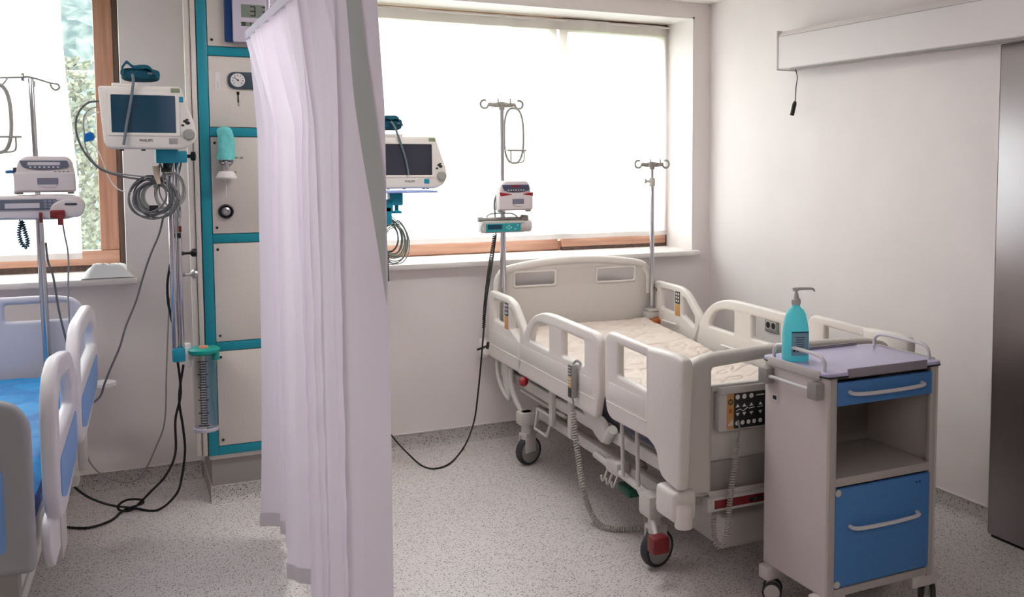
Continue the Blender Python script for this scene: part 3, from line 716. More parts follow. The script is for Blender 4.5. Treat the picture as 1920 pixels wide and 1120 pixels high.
# bracket under the right-hand monitor, reaching back to the column
mb_ = thing('monitor_bracket', 'blue shelf bracket under the monitor by the window', 'mount', (-2.1, -.35, 1.3))
zz = at(760, 357, Y=-.4).z
MB().box((-2.22, -.46, zz-.012), (-1.89, -.27, zz-.002), .003).build('shelf', mat('pale_blue_tray', rgb(150, 168, 228), .4), mb_, world=True)
a = at(742, 372, Y=-.38)
MB().box((a.x-.035, -.41, zz-.075), (a.x+.03, -.34, zz-.012), .006).build('swivel_block', M_tealp, mb_, world=True)
MB().box((-2.34, -.41, zz-.11), (a.x-.02, -.35, zz-.045), .006).box((-2.37, -.42, zz-.12), (-2.33, -.33, zz-.04), .004).build('arm', M_tealp, mb_, world=True)
MB().box((-2.145, -.41, zz-.17), (-2.11, -.35, zz-.08), .006).build('hanger', M_tealp, mb_, world=True)
MB().lathe([(0, 0), (.01, 0), (.01, -.03), (.026, -.034), (.026, -.046), (0, -.046)], (a.x+.005, -.375, zz-.07), (0, 0, 1), 14).build('clamp_knob', M_tealp, mb_, world=True)

# ================================================================== CABLES ON THE MONITORS
def loops(c, r, turns, seed, squash=1.0, spread=.025, tilt=.25):
    R = random.Random(seed); pts = []
    for k in range(turns):
        rr = r*R.uniform(.72, 1.08); ox, oz, oy = R.uniform(-.3, .3)*r, R.uniform(-.25, .25)*r, R.uniform(-spread, spread); ph = R.uniform(-.3, .3)
        for j in range(14):
            a = PI/2+2*PI*j/14; pts.append(Vector((c[0]+ox*(1-math.sin(a))*.5+rr*math.cos(a), c[1]+oy+tilt*rr*math.sin(a+ph)*.5, c[2]+oz*.3+rr*squash*math.sin(a))))
    return pts
cc = at(287, 372, Y=-.66)
cb = thing('monitor_cable', 'bundle of grey monitor leads coiled under the monitor left of the column', 'cable', (cc.x, cc.y, cc.z))
zz = at(305, 318, Y=-.66)
def tube_in(parent, name, pts, r, m_, sm=3): return MB().tube(pts, r, 6, smooth=sm).build(name, m_, parent, world=True)
tube_in(cb, 'coiled_lead', loops(cc, .085, 7, 3), .0042, M_cabled, 2)
tube_in(cb, 'coiled_lead', loops(at(300, 368, Y=-.64), .078, 5, 9), .003, M_cable, 2)
tube_in(cb, 'coiled_lead', loops(at(322, 358, Y=-.62), .055, 4, 5, 1.4), .003, M_cable, 2)
for px, py in ((290, 330), (298, 322), (306, 326), (312, 335)):
    tube_in(cb, 'lead_end', [at(300, 306, Y=-.66), at(px, py, Y=-.66), at(px-4+(px % 7), py+22, Y=-.65)], .0035, M_cable, 5)
MB().tube([at(292, 312, Y=-.665), at(294, 330, Y=-.67), at(298, 345, Y=-.67)], lambda s: .014-.006*s, 8, smooth=3).build('clear_sleeve', mat('yellowed_sleeve', rgb(200, 180, 160), .4), cb, world=True)
MB().box(at(280, 400, Y=-.66)+Vector((-.0, -.008, 0)), at(297, 385, Y=-.66)+Vector((0, .012, 0)), .003).build('plug', M_black, cb, world=True)
tube_in(cb, 'lead', [at(325, 300, Y=-.6), at(318, 340, Y=-.6), at(335, 380, Y=-.62), at(338, 402, Y=-.62)], .004, M_cabled, 6)
MB().cyl(at(336, 395, Y=-.62), at(338, 408, Y=-.62), .006).build('plug', M_greyp, cb, world=True)
tube_in(cb, 'lead', [at(340, 300, Y=-.57), at(336, 322, Y=-.57), at(330, 335, Y=-.58)], .004, M_cabled, 6)
tube_in(cb, 'lead', [at(331, 392, Y=-.6), at(334, 415, Y=-.6), at(337, 430, Y=-.6)], .003, M_cable, 4)
MB().box(at(333, 447, Y=-.6)+Vector((0, -.006, 0)), at(339, 437, Y=-.6)+Vector((0, .006, 0)), .002).build('plug', M_black, cb, world=True)
MB().box(at(335, 436, Y=-.6)+Vector((0, -.005, 0)), at(340, 424, Y=-.6)+Vector((0, .005, 0)), .002).build('plug', M_redd, cb, world=True)
# three leads that leave the monitor's left flank in a wide loop
ll = thing('sensor_lead', 'grey leads looping out left of the blue-lit monitor with a blue connector', 'cable', (-3.42, -.65, 1.5))
Yl = -.66
tube_in(ll, 'lead', [at(186, 190, Y=Yl), at(165, 193, Y=Yl), at(148, 210, Y=Yl), at(142, 235, Y=Yl), at(148, 265, Y=Yl), at(165, 295, Y=Yl), at(190, 318, Y=Yl), at(225, 330, Y=Yl), at(262, 336, Y=Yl), at(290, 338, Y=Yl)], .0042, M_cabled, 6)
tube_in(ll, 'lead', [at(186, 200, Y=Yl), at(168, 205, Y=Yl), at(157, 222, Y=Yl), at(158, 250, Y=Yl), at(162, 280, Y=Yl), at(178, 306, Y=Yl), at(205, 322, Y=Yl), at(240, 328, Y=Yl), at(285, 333, Y=Yl)], .003, M_cable, 6)
tube_in(ll, 'lead', [at(186, 210, Y=Yl), at(170, 213, Y=Yl), at(160, 222, Y=Yl), at(157, 245, Y=Yl), at(166, 262, Y=Yl), at(185, 285, Y=Yl), at(205, 335, Y=Yl), at(222, 355, Y=Yl), at(245, 362, Y=Yl)], .0022, M_paper, 6)
a = at(168, 256, Y=Yl); MB().lathe([(0, -.012), (.016, -.012), (.02, 0), (.016, .012), (0, .012)], a, (.3, 1, .2), 16).box((a.x-.02, a.y-.006, a.z-.022), (a.x-.004, a.y+.006, a.z+.006), .003).build('connector', mat('blue_connector', rgb(12, 104, 180), .4), ll, world=True)

cc = at(742, 455, Y=-.33)
cb2 = thing('monitor_cable', 'tangle of pale leads hanging under the monitor by the window', 'cable', (cc.x, cc.y, cc.z))
gr = mat('greenish_lead', rgb(120, 134, 122), .5)
tube_in(cb2, 'coiled_lead', loops(at(735, 450, Y=-.33), .075, 6, 21, 1.45), .0028, gr, 2)
tube_in(cb2, 'coiled_lead', loops(at(742, 455, Y=-.34), .068, 5, 22, 1.5), .0028, M_cable, 2)
tube_in(cb2, 'coiled_lead', loops(at(728, 445, Y=-.32), .055, 4, 23, 1.5), .0028, M_cabled, 2)
tube_in(cb2, 'lead', [at(728, 400, Y=-.34), at(736, 408, Y=-.34), at(746, 418, Y=-.34), at(752, 430, Y=-.34)], .003, M_paper, 4)
tube_in(cb2, 'lead_end', [at(730, 470, Y=-.32), at(727, 500, Y=-.32), at(728, 528, Y=-.32)], .005, M_black, 4)
tube_in(cb2, 'lead_end', [at(722, 470, Y=-.33), at(720, 500, Y=-.33), at(722, 515, Y=-.33)], .004, M_cabled, 4)

# ================================================================== IV POLES AND PUMPS
def hook_head(t, p, span, m_, axis=(1, 0, 0), hooks=(-1, 1)):
    ax = Vector(axis).normalized(); up = Vector((0, 0, 1))
    MB().tube([p-ax*span, p-ax*span*.5+up*-.004, p, p+ax*span*.5+up*-.004, p+ax*span], lambda s: .010+.006*(1-abs(2*s-1)), 8, smooth=4).cyl(p-up*.03, p+up*.012, .016).build('crossbar', m_, t, world=True)
    for s in hooks:
        b = p+ax*s*span
        pts = [b+ax*s*(.018-.024*math.cos(a))+up*(-.002+.024*math.sin(a)) for a in [math.radians(k) for k in range(0, 280, 28)]]
        pts = [b+ax*s*(.02+.022*math.cos(a))+up*.022*math.sin(a) for a in [math.radians(q) for q in (180, 215, 250, 285, 320, 360, 400, 440, 475)]]
        MB().tube(pts, .006, 8, smooth=3).build('hook', m_, t, world=True)
    for s in (-.45, .45):
        b = p+ax*s*span; MB().tube([b+Vector((0, -.005, 0)), b+Vector((0, -.03, -.008)), b+Vector((0, -.042, .012)), b+Vector((0, -.036, .03))], .004, 8, smooth=4).build('hook', m_, t, world=True)

def basket(label, top, H, w, y, m_, ring=1.0, r=.006):
    """long wire loop with a small cage at its foot for an infusion bottle"""
    t = thing('bottle_basket', label, 'wire basket', (top.x, y, top.z-H))
    x, z = top.x, top.z; pts = []
    for k in range(24):
        a = 2*PI*k/24; c, s = math.cos(a), math.sin(a)
        pts.append(Vector((x+w/2*math.copysign(abs(c)**.75, c), y, z-H/2+H/2*math.copysign(abs(s)**.8, s))))
    MB().tube(pts, r, 8, closed=True, smooth=2).build('loop', m_, t, world=True)
    zc = z-H*.77
    MB().tube([(x-w/2*.93, y, zc), (x-w/2*.93*ring, y-.05, zc), (x+w/2*.93*ring, y-.05, zc), (x+w/2*.93, y, zc)], .005, 8).tube([(x-w/2*.93, y, zc), (x+w/2*.93, y, zc)], .004, 8).build('ring', m_, t, world=True)
    for dx in (-.2, .22):
        MB().tube([(x+dx*w*ring*1.6, y-.05, zc), (x+dx*w*ring*1.6, y-.05, z-H*.93), (x+dx*w*ring*1.3, y-.035, z-H*.985), (x+dx*w*.6, y, z-H)], .004, 8, smooth=3).build('rib', m_, t, world=True)
    return t

def infusion_pump(label, p, W, H, red=False, y=0):
    """box pump; p = bottom centre of the front face"""
    t = thing('infusion_pump', label, 'infusion pump', p)
    ol = rnd([(-W/2, 0), (W/2, 0), (W/2*.99, H*.45), (W/2*.9, H*.86), (W/2*.74, H), (-W/2*.62, H), (-W/2*.86, H*.86), (-W/2*.97, H*.45)], [.008, .008, .02, .02, .03, .03, .02, .02], 4)
    MB().xz(ol, [], 0, .15, .012).build('case', M_pump, t)
    MB().xz(rnd([(-W*.5, .006), (W*.5, .006), (W*.5, H*.55), (W*.2, H*.60), (-W*.2, H*.60), (-W*.5, H*.55)], .008), [], -.014, .004, .006).build('door', M_pump, t)
    dz = [(-W*.40, H*.88), (W*.38, H*.88), (W*.42, H*.70), (W*.2, H*.64), (-W*.15, H*.63), (-W*.36, H*.70)]
    pn = MB().xz(rnd(dz, [.004, .004, .02, .03, .03, .02], 5), [], -.006, .004, .001).build('keypad', mat('slate_keypad', rgb(72, 76, 100), .4) if red else mat('grey_keypad', rgb(96, 102, 116), .4), t)
    if not red: MB().box((-W*.27, -.0075, H*.75), (W*.26, -.005, H*.84)).build('display', mat('pale_lcd', rgb(196, 190, 196), .4), pn)
    else: MB().box((-W*.14, -.0075, H*.80), (W*.12, -.005, H*.86)).build('display', M_redd, pn)
    mb = MB()
    for k in range(7): mb.box((-W*.24+k*W*.075, -.0075, H*.685), (-W*.24+k*W*.075+.007, -.005, H*.715))
    mb.build('key_row', M_paper, pn)
    MB().xz(rnd(rect(-W*.12, W*.22, H*.22, H*.40), .003), [], -.017, -.012, .001).build('window', mat('pump_window', rgb(120, 118, 134), .25), t)
    MB().xz(rnd([(-W*.12, H*.22), (W*.22, H*.22), (W*.16, H*.14), (-W*.04, H*.14)], .012), [], -.018, -.013, .001).build('door_latch', M_pump, t)
    if red:
        MB().xz(rnd([(-W*.5, H*.63), (-W*.14, H*.57), (-W*.14, H*.55), (-W*.48, H*.50)], .004), [], -.017, -.008, .002).build('red_lamp', M_red, t)
        MB().xz(rnd([(W*.5, H*.63), (W*.2, H*.57), (W*.2, H*.55), (W*.5, H*.50)], .004), [], -.017, -.008, .002).build('red_lamp', M_red, t)
    else:
        mb = MB()
        for k in range(4): mb.box((W*(.16+.07*k), -.0145, H*.565), (W*(.16+.07*k)+.009, -.0125, H*.585))
        mb.build('status_marks', M_dark, t)
    for s in (-1, 1): MB().box((s*W*.42-.012, .01, -.008), (s*W*.42+.012, .04, .004), .002).build('foot', M_greyp, t)
    MB().box((-.03, .14, H*.3), (.03, .17, H*.7), .004).build('pole_clamp', M_greyp, t)
    return t

# ---- left stand (fixed to the blue bed's head)
pb, pt = at(90, 690, Y=-.27), at(57.5, 147, Y=-.30)
pl = thing('iv_pole', 'chrome drip pole at the head of the blue bed', 'drip pole', (pb.x, pb.y, .45))
dirp = (pt-pb).normalized()
MB().cyl(pb-dirp*((pb.z-.45)/dirp.z), pb.lerp(pt, .52), .0165, n=20).build('lower_tube', M_chrome, pl, world=True)
MB().cyl(pb.lerp(pt, .5), pt, .0115, n=16, bev=.003).build('upper_tube', M_chrome, pl, world=True)
MB().tube([at(-70, 146, Y=-.3), at(0, 146, Y=-.3), at(40, 145, Y=-.3), at(58, 145, Y=-.3), at(95, 156, Y=-.3), at(108, 158, Y=-.3), at(111, 165, Y=-.3), at(104, 169, Y=-.3), at(97, 164, Y=-.3), at(94, 156, Y=-.3)], .0042, 8, smooth=5).build('top_wire', M_wire, pl, world=True)
MB().tube([at(15, 145, Y=-.3), at(5, 158, Y=-.31), at(-6, 158, Y=-.31)], .004, 8, smooth=4).build('hook', M_steelp, pl, world=True)
MB().lathe([(0, -.006), (.018, -.006), (.02, 0), (.018, .006), (0, .006)], at(43, 145, Y=-.3), (1, 0, 0), 16).build('hub', M_chrome, pl, world=True)
MB().tube([at(64, 152, Y=-.3), at(65, 163, Y=-.31)], .004, 6).build('hook', M_steelp, pl, world=True)
bt = at(-8, 158, Y=-.33)
basket('grey wire bottle basket hanging at the left picture edge', bt, bt.z-at(0, 286, Y=-.33).z, .10, -.33, M_wire, 1.9, .008)
p = at(85, 361, Y=-.42); infusion_pump('upper infusion pump with pale display on the drip pole by the blue bed', p, .225, p.z*0+(at(85, 293, Y=-.42).z-p.z), False)
a = at(36, 322, Y=-.42)
ph = thing('pole_clamp', 'blue lever clamp beside the upper left infusion pump', 'clamp', a)
MB().box((a.x-.024, a.y+.01, a.z-.022), (a.x-.004, a.y+.06, a.z+.018), .004).build('block', M_dark, ph, world=True)
MB().tube([at(30, 323, Y=-.40), at(20, 322, Y=-.41), at(11, 323, Y=-.42)], .007, 8, smooth=3).build('lever', mat('blue_lever', rgb(24, 86, 150), .4), ph, world=True)
MB().tube([at(28, 335, Y=-.40), at(29, 348, Y=-.40), at(30, 360, Y=-.40)], .003, 6).cyl(at(29, 358, Y=-.40), at(30, 364, Y=-.40), .007).build('rod', M_steelp, ph, world=True)

def syringe_pump_left():
    p = at(80, 413, Y=-.46); z1 = at(80, 366, Y=-.46).z; H = z1-p.z
    t = thing('syringe_pump', 'wide white syringe pump with red plugs on the left drip pole', 'syringe pump', p)
    xl, xr = at(-14, 400, Y=-.46).x-p.x, at(163, 400, Y=-.46).x-p.x
    MB().xz(rnd([(xl, .004), (xr-.08, 0), (xr-.03, .015), (xr, H*.55), (xr-.03, H*.95), (xr-.10, H), (xl, H*.98), (xl-.005, H*.5)], [.01, .02, .04, .03, .03, .02, .02, .02], 4), [], 0, .13, .012).build('case', M_pump, t)
    kp = MB().xz(rnd(rect(xl+.004, .055, H*.44, H*.84), .006), [], -.008, .004, .002).build('keypad', mat('grey_keypad', rgb(96, 102, 116), .4), t)
    MB().box((xl+.045, -.0095, H*.49), (xl+.17, -.007, H*.69)).build('display', mat('pale_lcd', rgb(196, 190, 196), .4), kp)
    mb = MB()
    for r in range(3):
        for k in range(4): mb.box((xl+.185+k*.017, -.0095, H*(.48+.12*r)), (xl+.197+k*.017, -.007, H*(.55+.12*r)))
    mb.build('keys', mat('key_caps', rgb(132, 138, 152), .5), kp)
    MB().xz(rnd([(.02, .005), (xr-.02, .012), (xr-.005, H*.5), (xr-.05, H*.86), (.09, H*.86), (.035, H*.66)], [.01, .02, .05, .04, .05, .03], 6), [], -.028, .004, .008).build('syringe_cover', M_pump, t)
    MB().box((.085, -.031, H*.60), (.13, -.026, H*.68), .001).build('cover_badge', mat('badge_dark', rgb(60, 60, 80), .4), t)
    MB().box((-.012, -.02, -.01), (0.0, .0, H*.32), .003).build('red_clip', M_redd, t)
    MB().box((.03, -.06, H*.08), (.085, -.02, H*.40), .005).box((.058, -.065, -.02), (.078, -.03, H*.2), .003).build('red_plug', M_redd, t)
    return t, p
sp, spp = syringe_pump_left()
q = thing('charger_coil', 'dark teal spiral cord under the left syringe pump', 'cord', at(42, 415, Y=-.4))
MB().tube(coil([at(40, 414, Y=-.4), at(36, 436, Y=-.4), at(40, 455, Y=-.4), at(48, 464, Y=-.4), at(52, 455, Y=-.4), at(46, 432, Y=-.4), at(41, 414, Y=-.4)], .007, .010), .0032, 6).build('spiral', mat('teal_cord', rgb(14, 62, 92), .4), q, world=True)

# ---- the empty bed's left pole (bed frame defined here, the bed is built further down)
BED_O = Vector((-1.015, -1.185, 0)); BED_A = math.radians(-1.3)
BM = Matrix.Translation(BED_O) @ Matrix.Rotation(BED_A, 4, 'Z')
def bedp(x, y, z): return BM @ Vector((x, y, z))
pA = bedp(-.452, 1.0, .5); yA = pA.y
ip = thing('iv_pole', 'tall drip pole with two pumps at the left head corner of the empty bed', 'drip pole', pA)
zt_ = at(943, 196, Y=yA).z
MB().cyl((pA.x, yA, .86), (pA.x, yA, 1.47), .0165, n=20, bev=.004).build('lower_tube', M_chrome, ip, world=True)
MB().cyl((pA.x, yA, .5), (pA.x, yA, .88), .011, n=16).build('socket_rod', M_chrome, ip, world=True)
MB().cyl((pA.x, yA, 1.46), (pA.x, yA, zt_), .011, n=16).build('upper_tube', M_steelp, ip, world=True)
hook_head(ip, Vector((pA.x, yA, zt_)), .075, M_wire, (1, -.15, 0))
bt = at(963, 203, Y=yA-.03)
basket('beige wire bottle basket hanging from the tall drip pole by the window', bt, bt.z-at(963, 306, Y=yA-.03).z, .112, yA-.03, M_wire)
p = at(967, 395, Y=yA-.16); infusion_pump('small infusion pump with two red lamps on the bed drip pole', p, .19, at(967, 340, Y=yA-.16).z-p.z, True)
def syringe_pump_right():
    yy = yA-.12; p = at(948, 437, Y=yy); H = at(948, 405, Y=yy).z-p.z
    t = thing('syringe_pump', 'teal-faced syringe pump under the small pump on the bed drip pole', 'syringe pump', p)
    xl, xr = at(907, 420, Y=yy).x-p.x, at(985, 420, Y=yy).x-p.x
    MB().xz(rnd(rect(xl, xr, 0, H*.72), .012), [], 0, .1, .008).build('case', M_lgrey, t)
    fp = MB().xz(rnd(rect(xl+.012, xr-.02, H*.08, H*.56), .006), [], -.008, .004, .002).build('face', mat('teal_face', rgb(42, 150, 156), .4), t)
    MB().box((xl+.02, -.0095, H*.24), (xl+.10, -.007, H*.5)).build('display', mat('dark_teal_lcd', rgb(24, 60, 84), .3), fp)
    mb = MB()
    for x, z in ((.128, .32), (.14, .42), (.14, .24), (.152, .32), (.176, .22), (.19, .44)): mb.box((xl+x-.004, -.0095, H*z-.003), (xl+x+.004, -.007, H*z+.004))
    mb.build('keys', mat('pale_teal', rgb(150, 214, 210), .4), fp)
    MB().cyl((xr-.005, .03, H*.38), (xr+.04, .03, H*.38), .034, n=18, bev=.006).build('plunger_head', M_lgrey, t)
    MB().cyl((xr-.03, -.002, H*.3), (xr-.002, -.002, H*.3), .022, n=16, bev=.004).build('plunger_grip', mat('rosy_plastic', rgb(190, 176, 176), .4), t)
    MB().cyl((xl-.02, .02, H*.82), (xr-.01, .02, H*.82), .009, n=12, bev=.002).cyl((xl-.025, .02, H*.82), (xl, .02, H*.82), .013, n=12).cyl((xr-.02, .02, H*.86), (xr+.022, .02, H*.84), .016, n=12, bev=.004).build('syringe_guide', M_greyp, t)
    MB().tube([(xl+.025, .03, H*.84), (xl+.05, .03, H*1.12), (xr-.07, .03, H*1.12), (xr-.03, .03, H*.84)], .004, 8, smooth=3).build('carry_handle', M_greyp, t)
    MB().tube([(xl-.002, 0, H*.6), (xl-.014, 0, H*.3), (xl-.004, 0, H*.02)], .006, 8, smooth=4).build('side_clip', M_lgrey, t)
    MB().box((-.03, .09, H*.1), (.03, .125, H*.6), .004).build('pole_clamp', M_greyp, t)
    return t
syringe_pump_right()

# ---- right pole of the empty bed
pB = bedp(.473, 1.0, .62)
yB = pB.y; zt_ = at(1225, 308, Y=yB).z
ir = thing('iv_pole', 'short drip pole without pumps at the right head corner of the empty bed', 'drip pole', pB)
zj = at(1224, 340, Y=yB).z
MB().cyl((pB.x, yB, .5), (pB.x, yB, zj), .014, n=20, bev=.003).build('lower_tube', M_chrome, ir, world=True)
MB().cyl((pB.x, yB, zj), (pB.x, yB, zt_), .009, n=16).build('upper_tube', M_steelp, ir, world=True)
MB().cyl((pB.x, yB, zj-.03), (pB.x, yB, zj+.02), .018, n=16, bev=.004).cyl((pB.x-.04, yB-.005, zj), (pB.x, yB-.005, zj), .007).cyl((pB.x-.046, yB-.005, zj-.014), (pB.x-.046, yB-.005, zj+.014), .007).build('height_clamp', M_lgrey, ir, world=True)
hook_head(ir, Vector((pB.x, yB, zt_)), .072, M_wire, (1, 0, 0))
MB().box((pB.x-.05, yB-.05, .655), (pB.x+.03, yB+.02, .70), .008).box((pB.x-.045, yB-.055, .70), (pB.x+.02, yB+.01, .715), .004).build('pole_clamp', M_lgrey, ir, world=True)
MB().cyl((pB.x-.055, yB-.06, .625), (pB.x+.02, yB-.05, .645), .024, n=14, bev=.006).build('clamp_handle', M_brown, ir, world=True)
q = thing('spiral_hose', 'reddish spiral hose beside the short drip pole', 'hose', (pB.x+.03, yB, .66))
MB().tube(coil([(pB.x+.018, yB-.02, .84), (pB.x+.034, yB-.02, .80), (pB.x+.036, yB-.02, .73), (pB.x+.02, yB-.03, .67)], .009, .011), .0028, 6).build('spiral', mat('reddish_cord', rgb(140, 66, 50), .4), q, world=True)

# ================================================================== PRIVACY CURTAIN AND ITS TRACK
ct = thing('curtain_track', 'white ceiling-hung curtain track above the privacy curtain', 'curtain track', (-2.82, -2.9, 2.1))
TX, TZ = -2.822, 2.088
MB().box((TX-.014, -5.6, TZ), (TX+.014, -.96, TZ+.035), .004).build('rail', M_lav, ct, world=True)
MB().box((TX-.016, -.962, TZ-.002), (TX+.016, -.95, TZ+.037), .003).build('end_cap', M_lav, ct, world=True)
for y in (-1.52, -3.2, -4.9):
    MB().cyl((TX, y, TZ+.03), (TX, y, RZ), .008, n=12).build('hanger_rod', M_lav, ct, world=True)
cu = thing('privacy_curtain', 'floor-length white privacy curtain with a grey edge band between the beds', 'curtain', (-2.8, -2.1, 0))
# plan of the folds near the hem and near the track (x, y), far end first
low = [(-2.812, -1.02), (-2.735, -1.09), (-2.79, -1.68), (-2.70, -1.76), (-2.79, -2.12), (-2.758, -2.21), (-2.80, -2.45), (-2.722, -2.58), (-2.812, -2.80), (-2.815, -2.94), (-2.788, -3.13)]
N = 620
def plan_low():
    V = [Vector((x, y, 0)) for x, y in low]; out = [V[0]]
    for a, b, c in zip(V, V[1:], V[2:]):
        e, f = a-b, c-b; k = min(.016, e.length*.4, f.length*.4); p, q = b+e.normalized()*k, b+f.normalized()*k
        out += [p*(1-t)**2+b*2*t*(1-t)+q*t*t for t in (0, .25, .5, .75, 1)]
    return out+[V[-1]]
PLl = plan_low(); L = [0]
for a, b in zip(PLl, PLl[1:]): L.append(L[-1]+(b-a).length)
def samp(P, L, s):
    s *= L[-1]; lo, hi = 0, len(L)-1
    while hi-lo > 1:
        mid = (lo+hi)//2
        if L[mid] <= s: lo = mid
        else: hi = mid
    t = (s-L[lo])/max(1e-9, L[hi]-L[lo]); return P[lo].lerp(P[hi], t)
ZB, ZT = .055, 2.08
def cur(u, v):
    p = samp(PLl, L, u)
    yt = -.955-2.225*u; xt = TX + .024*math.sin(u*2*PI*17+.6*math.sin(u*30))
    k = min(1, v/.9); k = k*k*(3-2*k); mix = .16*v + .74*max(0, (v-.82)/.18)
    mix = min(1, mix)
    base = Vector((p.x*(1-mix)+(TX-.004)*mix, p.y*(1-mix)+yt*mix, 0))
    top = max(0, (v-.74)/.26)**1.3; top *= 1-min(1, max(0, (u-.80)/.07)); q = 1-min(1, max(0, (u-.84)/.06))
    base.x += .026*top*math.sin(u*2*PI*17+.6*math.sin(u*30)) + .009*q*math.sin(u*62+v*1.5)*(1-top)
    base.x += .004*noise.noise((u*14, v*3, 1))
    base.x -= q*.024*(1-.6*top)*(1-abs(math.sin(PI*(u*14+.15*math.sin(v*2)))))**4
    z = ZB+(ZT-ZB)*v
    if v > .97: z += .008*math.sin(u*2*PI*17+1.2)*(v-.97)/.03
    return (base.x, base.y, z)
MB().grid(cur, N, 60).build('cloth', M_curtain, cu, world=True, recalc=False, angle=60)
def off(p, d=.0025): return (p[0]-d*.95, p[1]-d*.3, p[2])
MB().grid(lambda u, v: off(cur(u, .028*v)), N, 1).build('bottom_hem', M_hem2, cu, world=True, recalc=False)
def band(u, v):
    vv = .57+.43*v; c = .908+.125*max(0, 1-v)**1.35; w = .062*(.75+.25*v)
    return off(cur(min(.998, c+w*(u-.5)), vv), .003)
MB().grid(band, 24, 60).build('edge_band', M_hem, cu, world=True, recalc=False)
for k in range(17):
    u = (k+.5)/17; p = cur(u, 1); MB().box((TX-.004, p[1]-.006, ZT-.012), (TX+.004, p[1]+.006, TZ+.004), .001).build('hook', M_greyp, cu, world=True)

# ================================================================== HOSPITAL BEDS
A_OUT = rnd([(1.03, .505), (1.035, .84), (1.0, .878), (.70, .876), (.61, .855), (.455, .735), (.452, .68), (.50, .54), (.53, .505)], [.02, .03, .03, .04, .05, .04, .03, .03, .02], 4)
A_H1 = rnd([(.93, .725), (.93, .838), (.765, .838), (.765, .715)], .012)
A_H2 = rnd([(.668, .715), (.668, .822), (.63, .81), (.525, .728), (.525, .665)], .014)
B_OUT = rnd([(.555, .50), (.548, .58), (.49, .69), (.41, .778), (.32, .835), (.2, .865), (.09, .872), (-.40, .866), (-.458, .85), (-.47, .79), (-.468, .62), (-.43, .497)], [.02, .03, .04, .04, .05, .05, .05, .04, .03, .03, .03, .02], 4)
B_H1 = rnd([(.37, .70), (.355, .74), (.31, .785), (.225, .808), (.112, .812), (.112, .695)], [.012, .02, .02, .03, .012, .012])
B_H2 = rnd([(-.05, .70), (-.05, .815), (-.308, .812), (-.308, .70)], .012)
C_OUT = rnd([(-.525, .62), (-.523, .86), (-.56, .892), (-.93, .886), (-.93, .535), (-.585, .532), (-.545, .555)], [.02, .03, .03, 0, 0, .02, .02], 4)
C_H = rnd([(-.648, .725), (-.648, .853), (-.915, .848), (-.915, .718)], .012)
C_WING = rnd([(-.92, .54), (-.92, .888), (-1.14, .898), (-1.195, .888), (-1.206, .86), (-1.178, .404), (-1.10, .41), (-1.03, .425), (-1.0, .515)], [.005, .01, .03, .03, .03, .02, .03, .04, .03], 4)

def caster(parent, x, y, ang, r=.075, ztop=.25):
    c = Matrix.Translation((x, y, 0)) @ Matrix.Rotation(ang, 4, 'Z')
    st = MB().cyl((0, 0, .13), (0, 0, ztop), .028, n=16).box((-.03, -.04, .07), (-.021, .03, .17), .004).box((.021, -.04, .07), (.03, .03, .17), .004).box((-.03, -.03, .155), (.03, .03, .175), .005)
    for i, v in enumerate(st.v): st.v[i] = c @ v
    f = st.build('caster_fork', M_frame, parent)
    w = MB().lathe([(r-.013, -.02), (r-.004, -.02), (r, -.011), (r, .011), (r-.004, .02), (r-.013, .02), (r-.013, -.02)], (0, 0, r), (1, 0, 0), 32)
    for i, v in enumerate(w.v): w.v[i] = c @ (v+Vector((0, -.012, 0)))
    w.build('tyre', M_tyre, f)
    w = MB().lathe([(0, -.019), (.02, -.021), (r-.013, -.017), (r-.013, .017), (.02, .021), (0, .019)], (0, 0, r), (1, 0, 0), 32)
    for i, v in enumerate(w.v): w.v[i] = c @ (v+Vector((0, -.012, 0)))
    w.build('wheel_disc', M_disc, f)
    return f

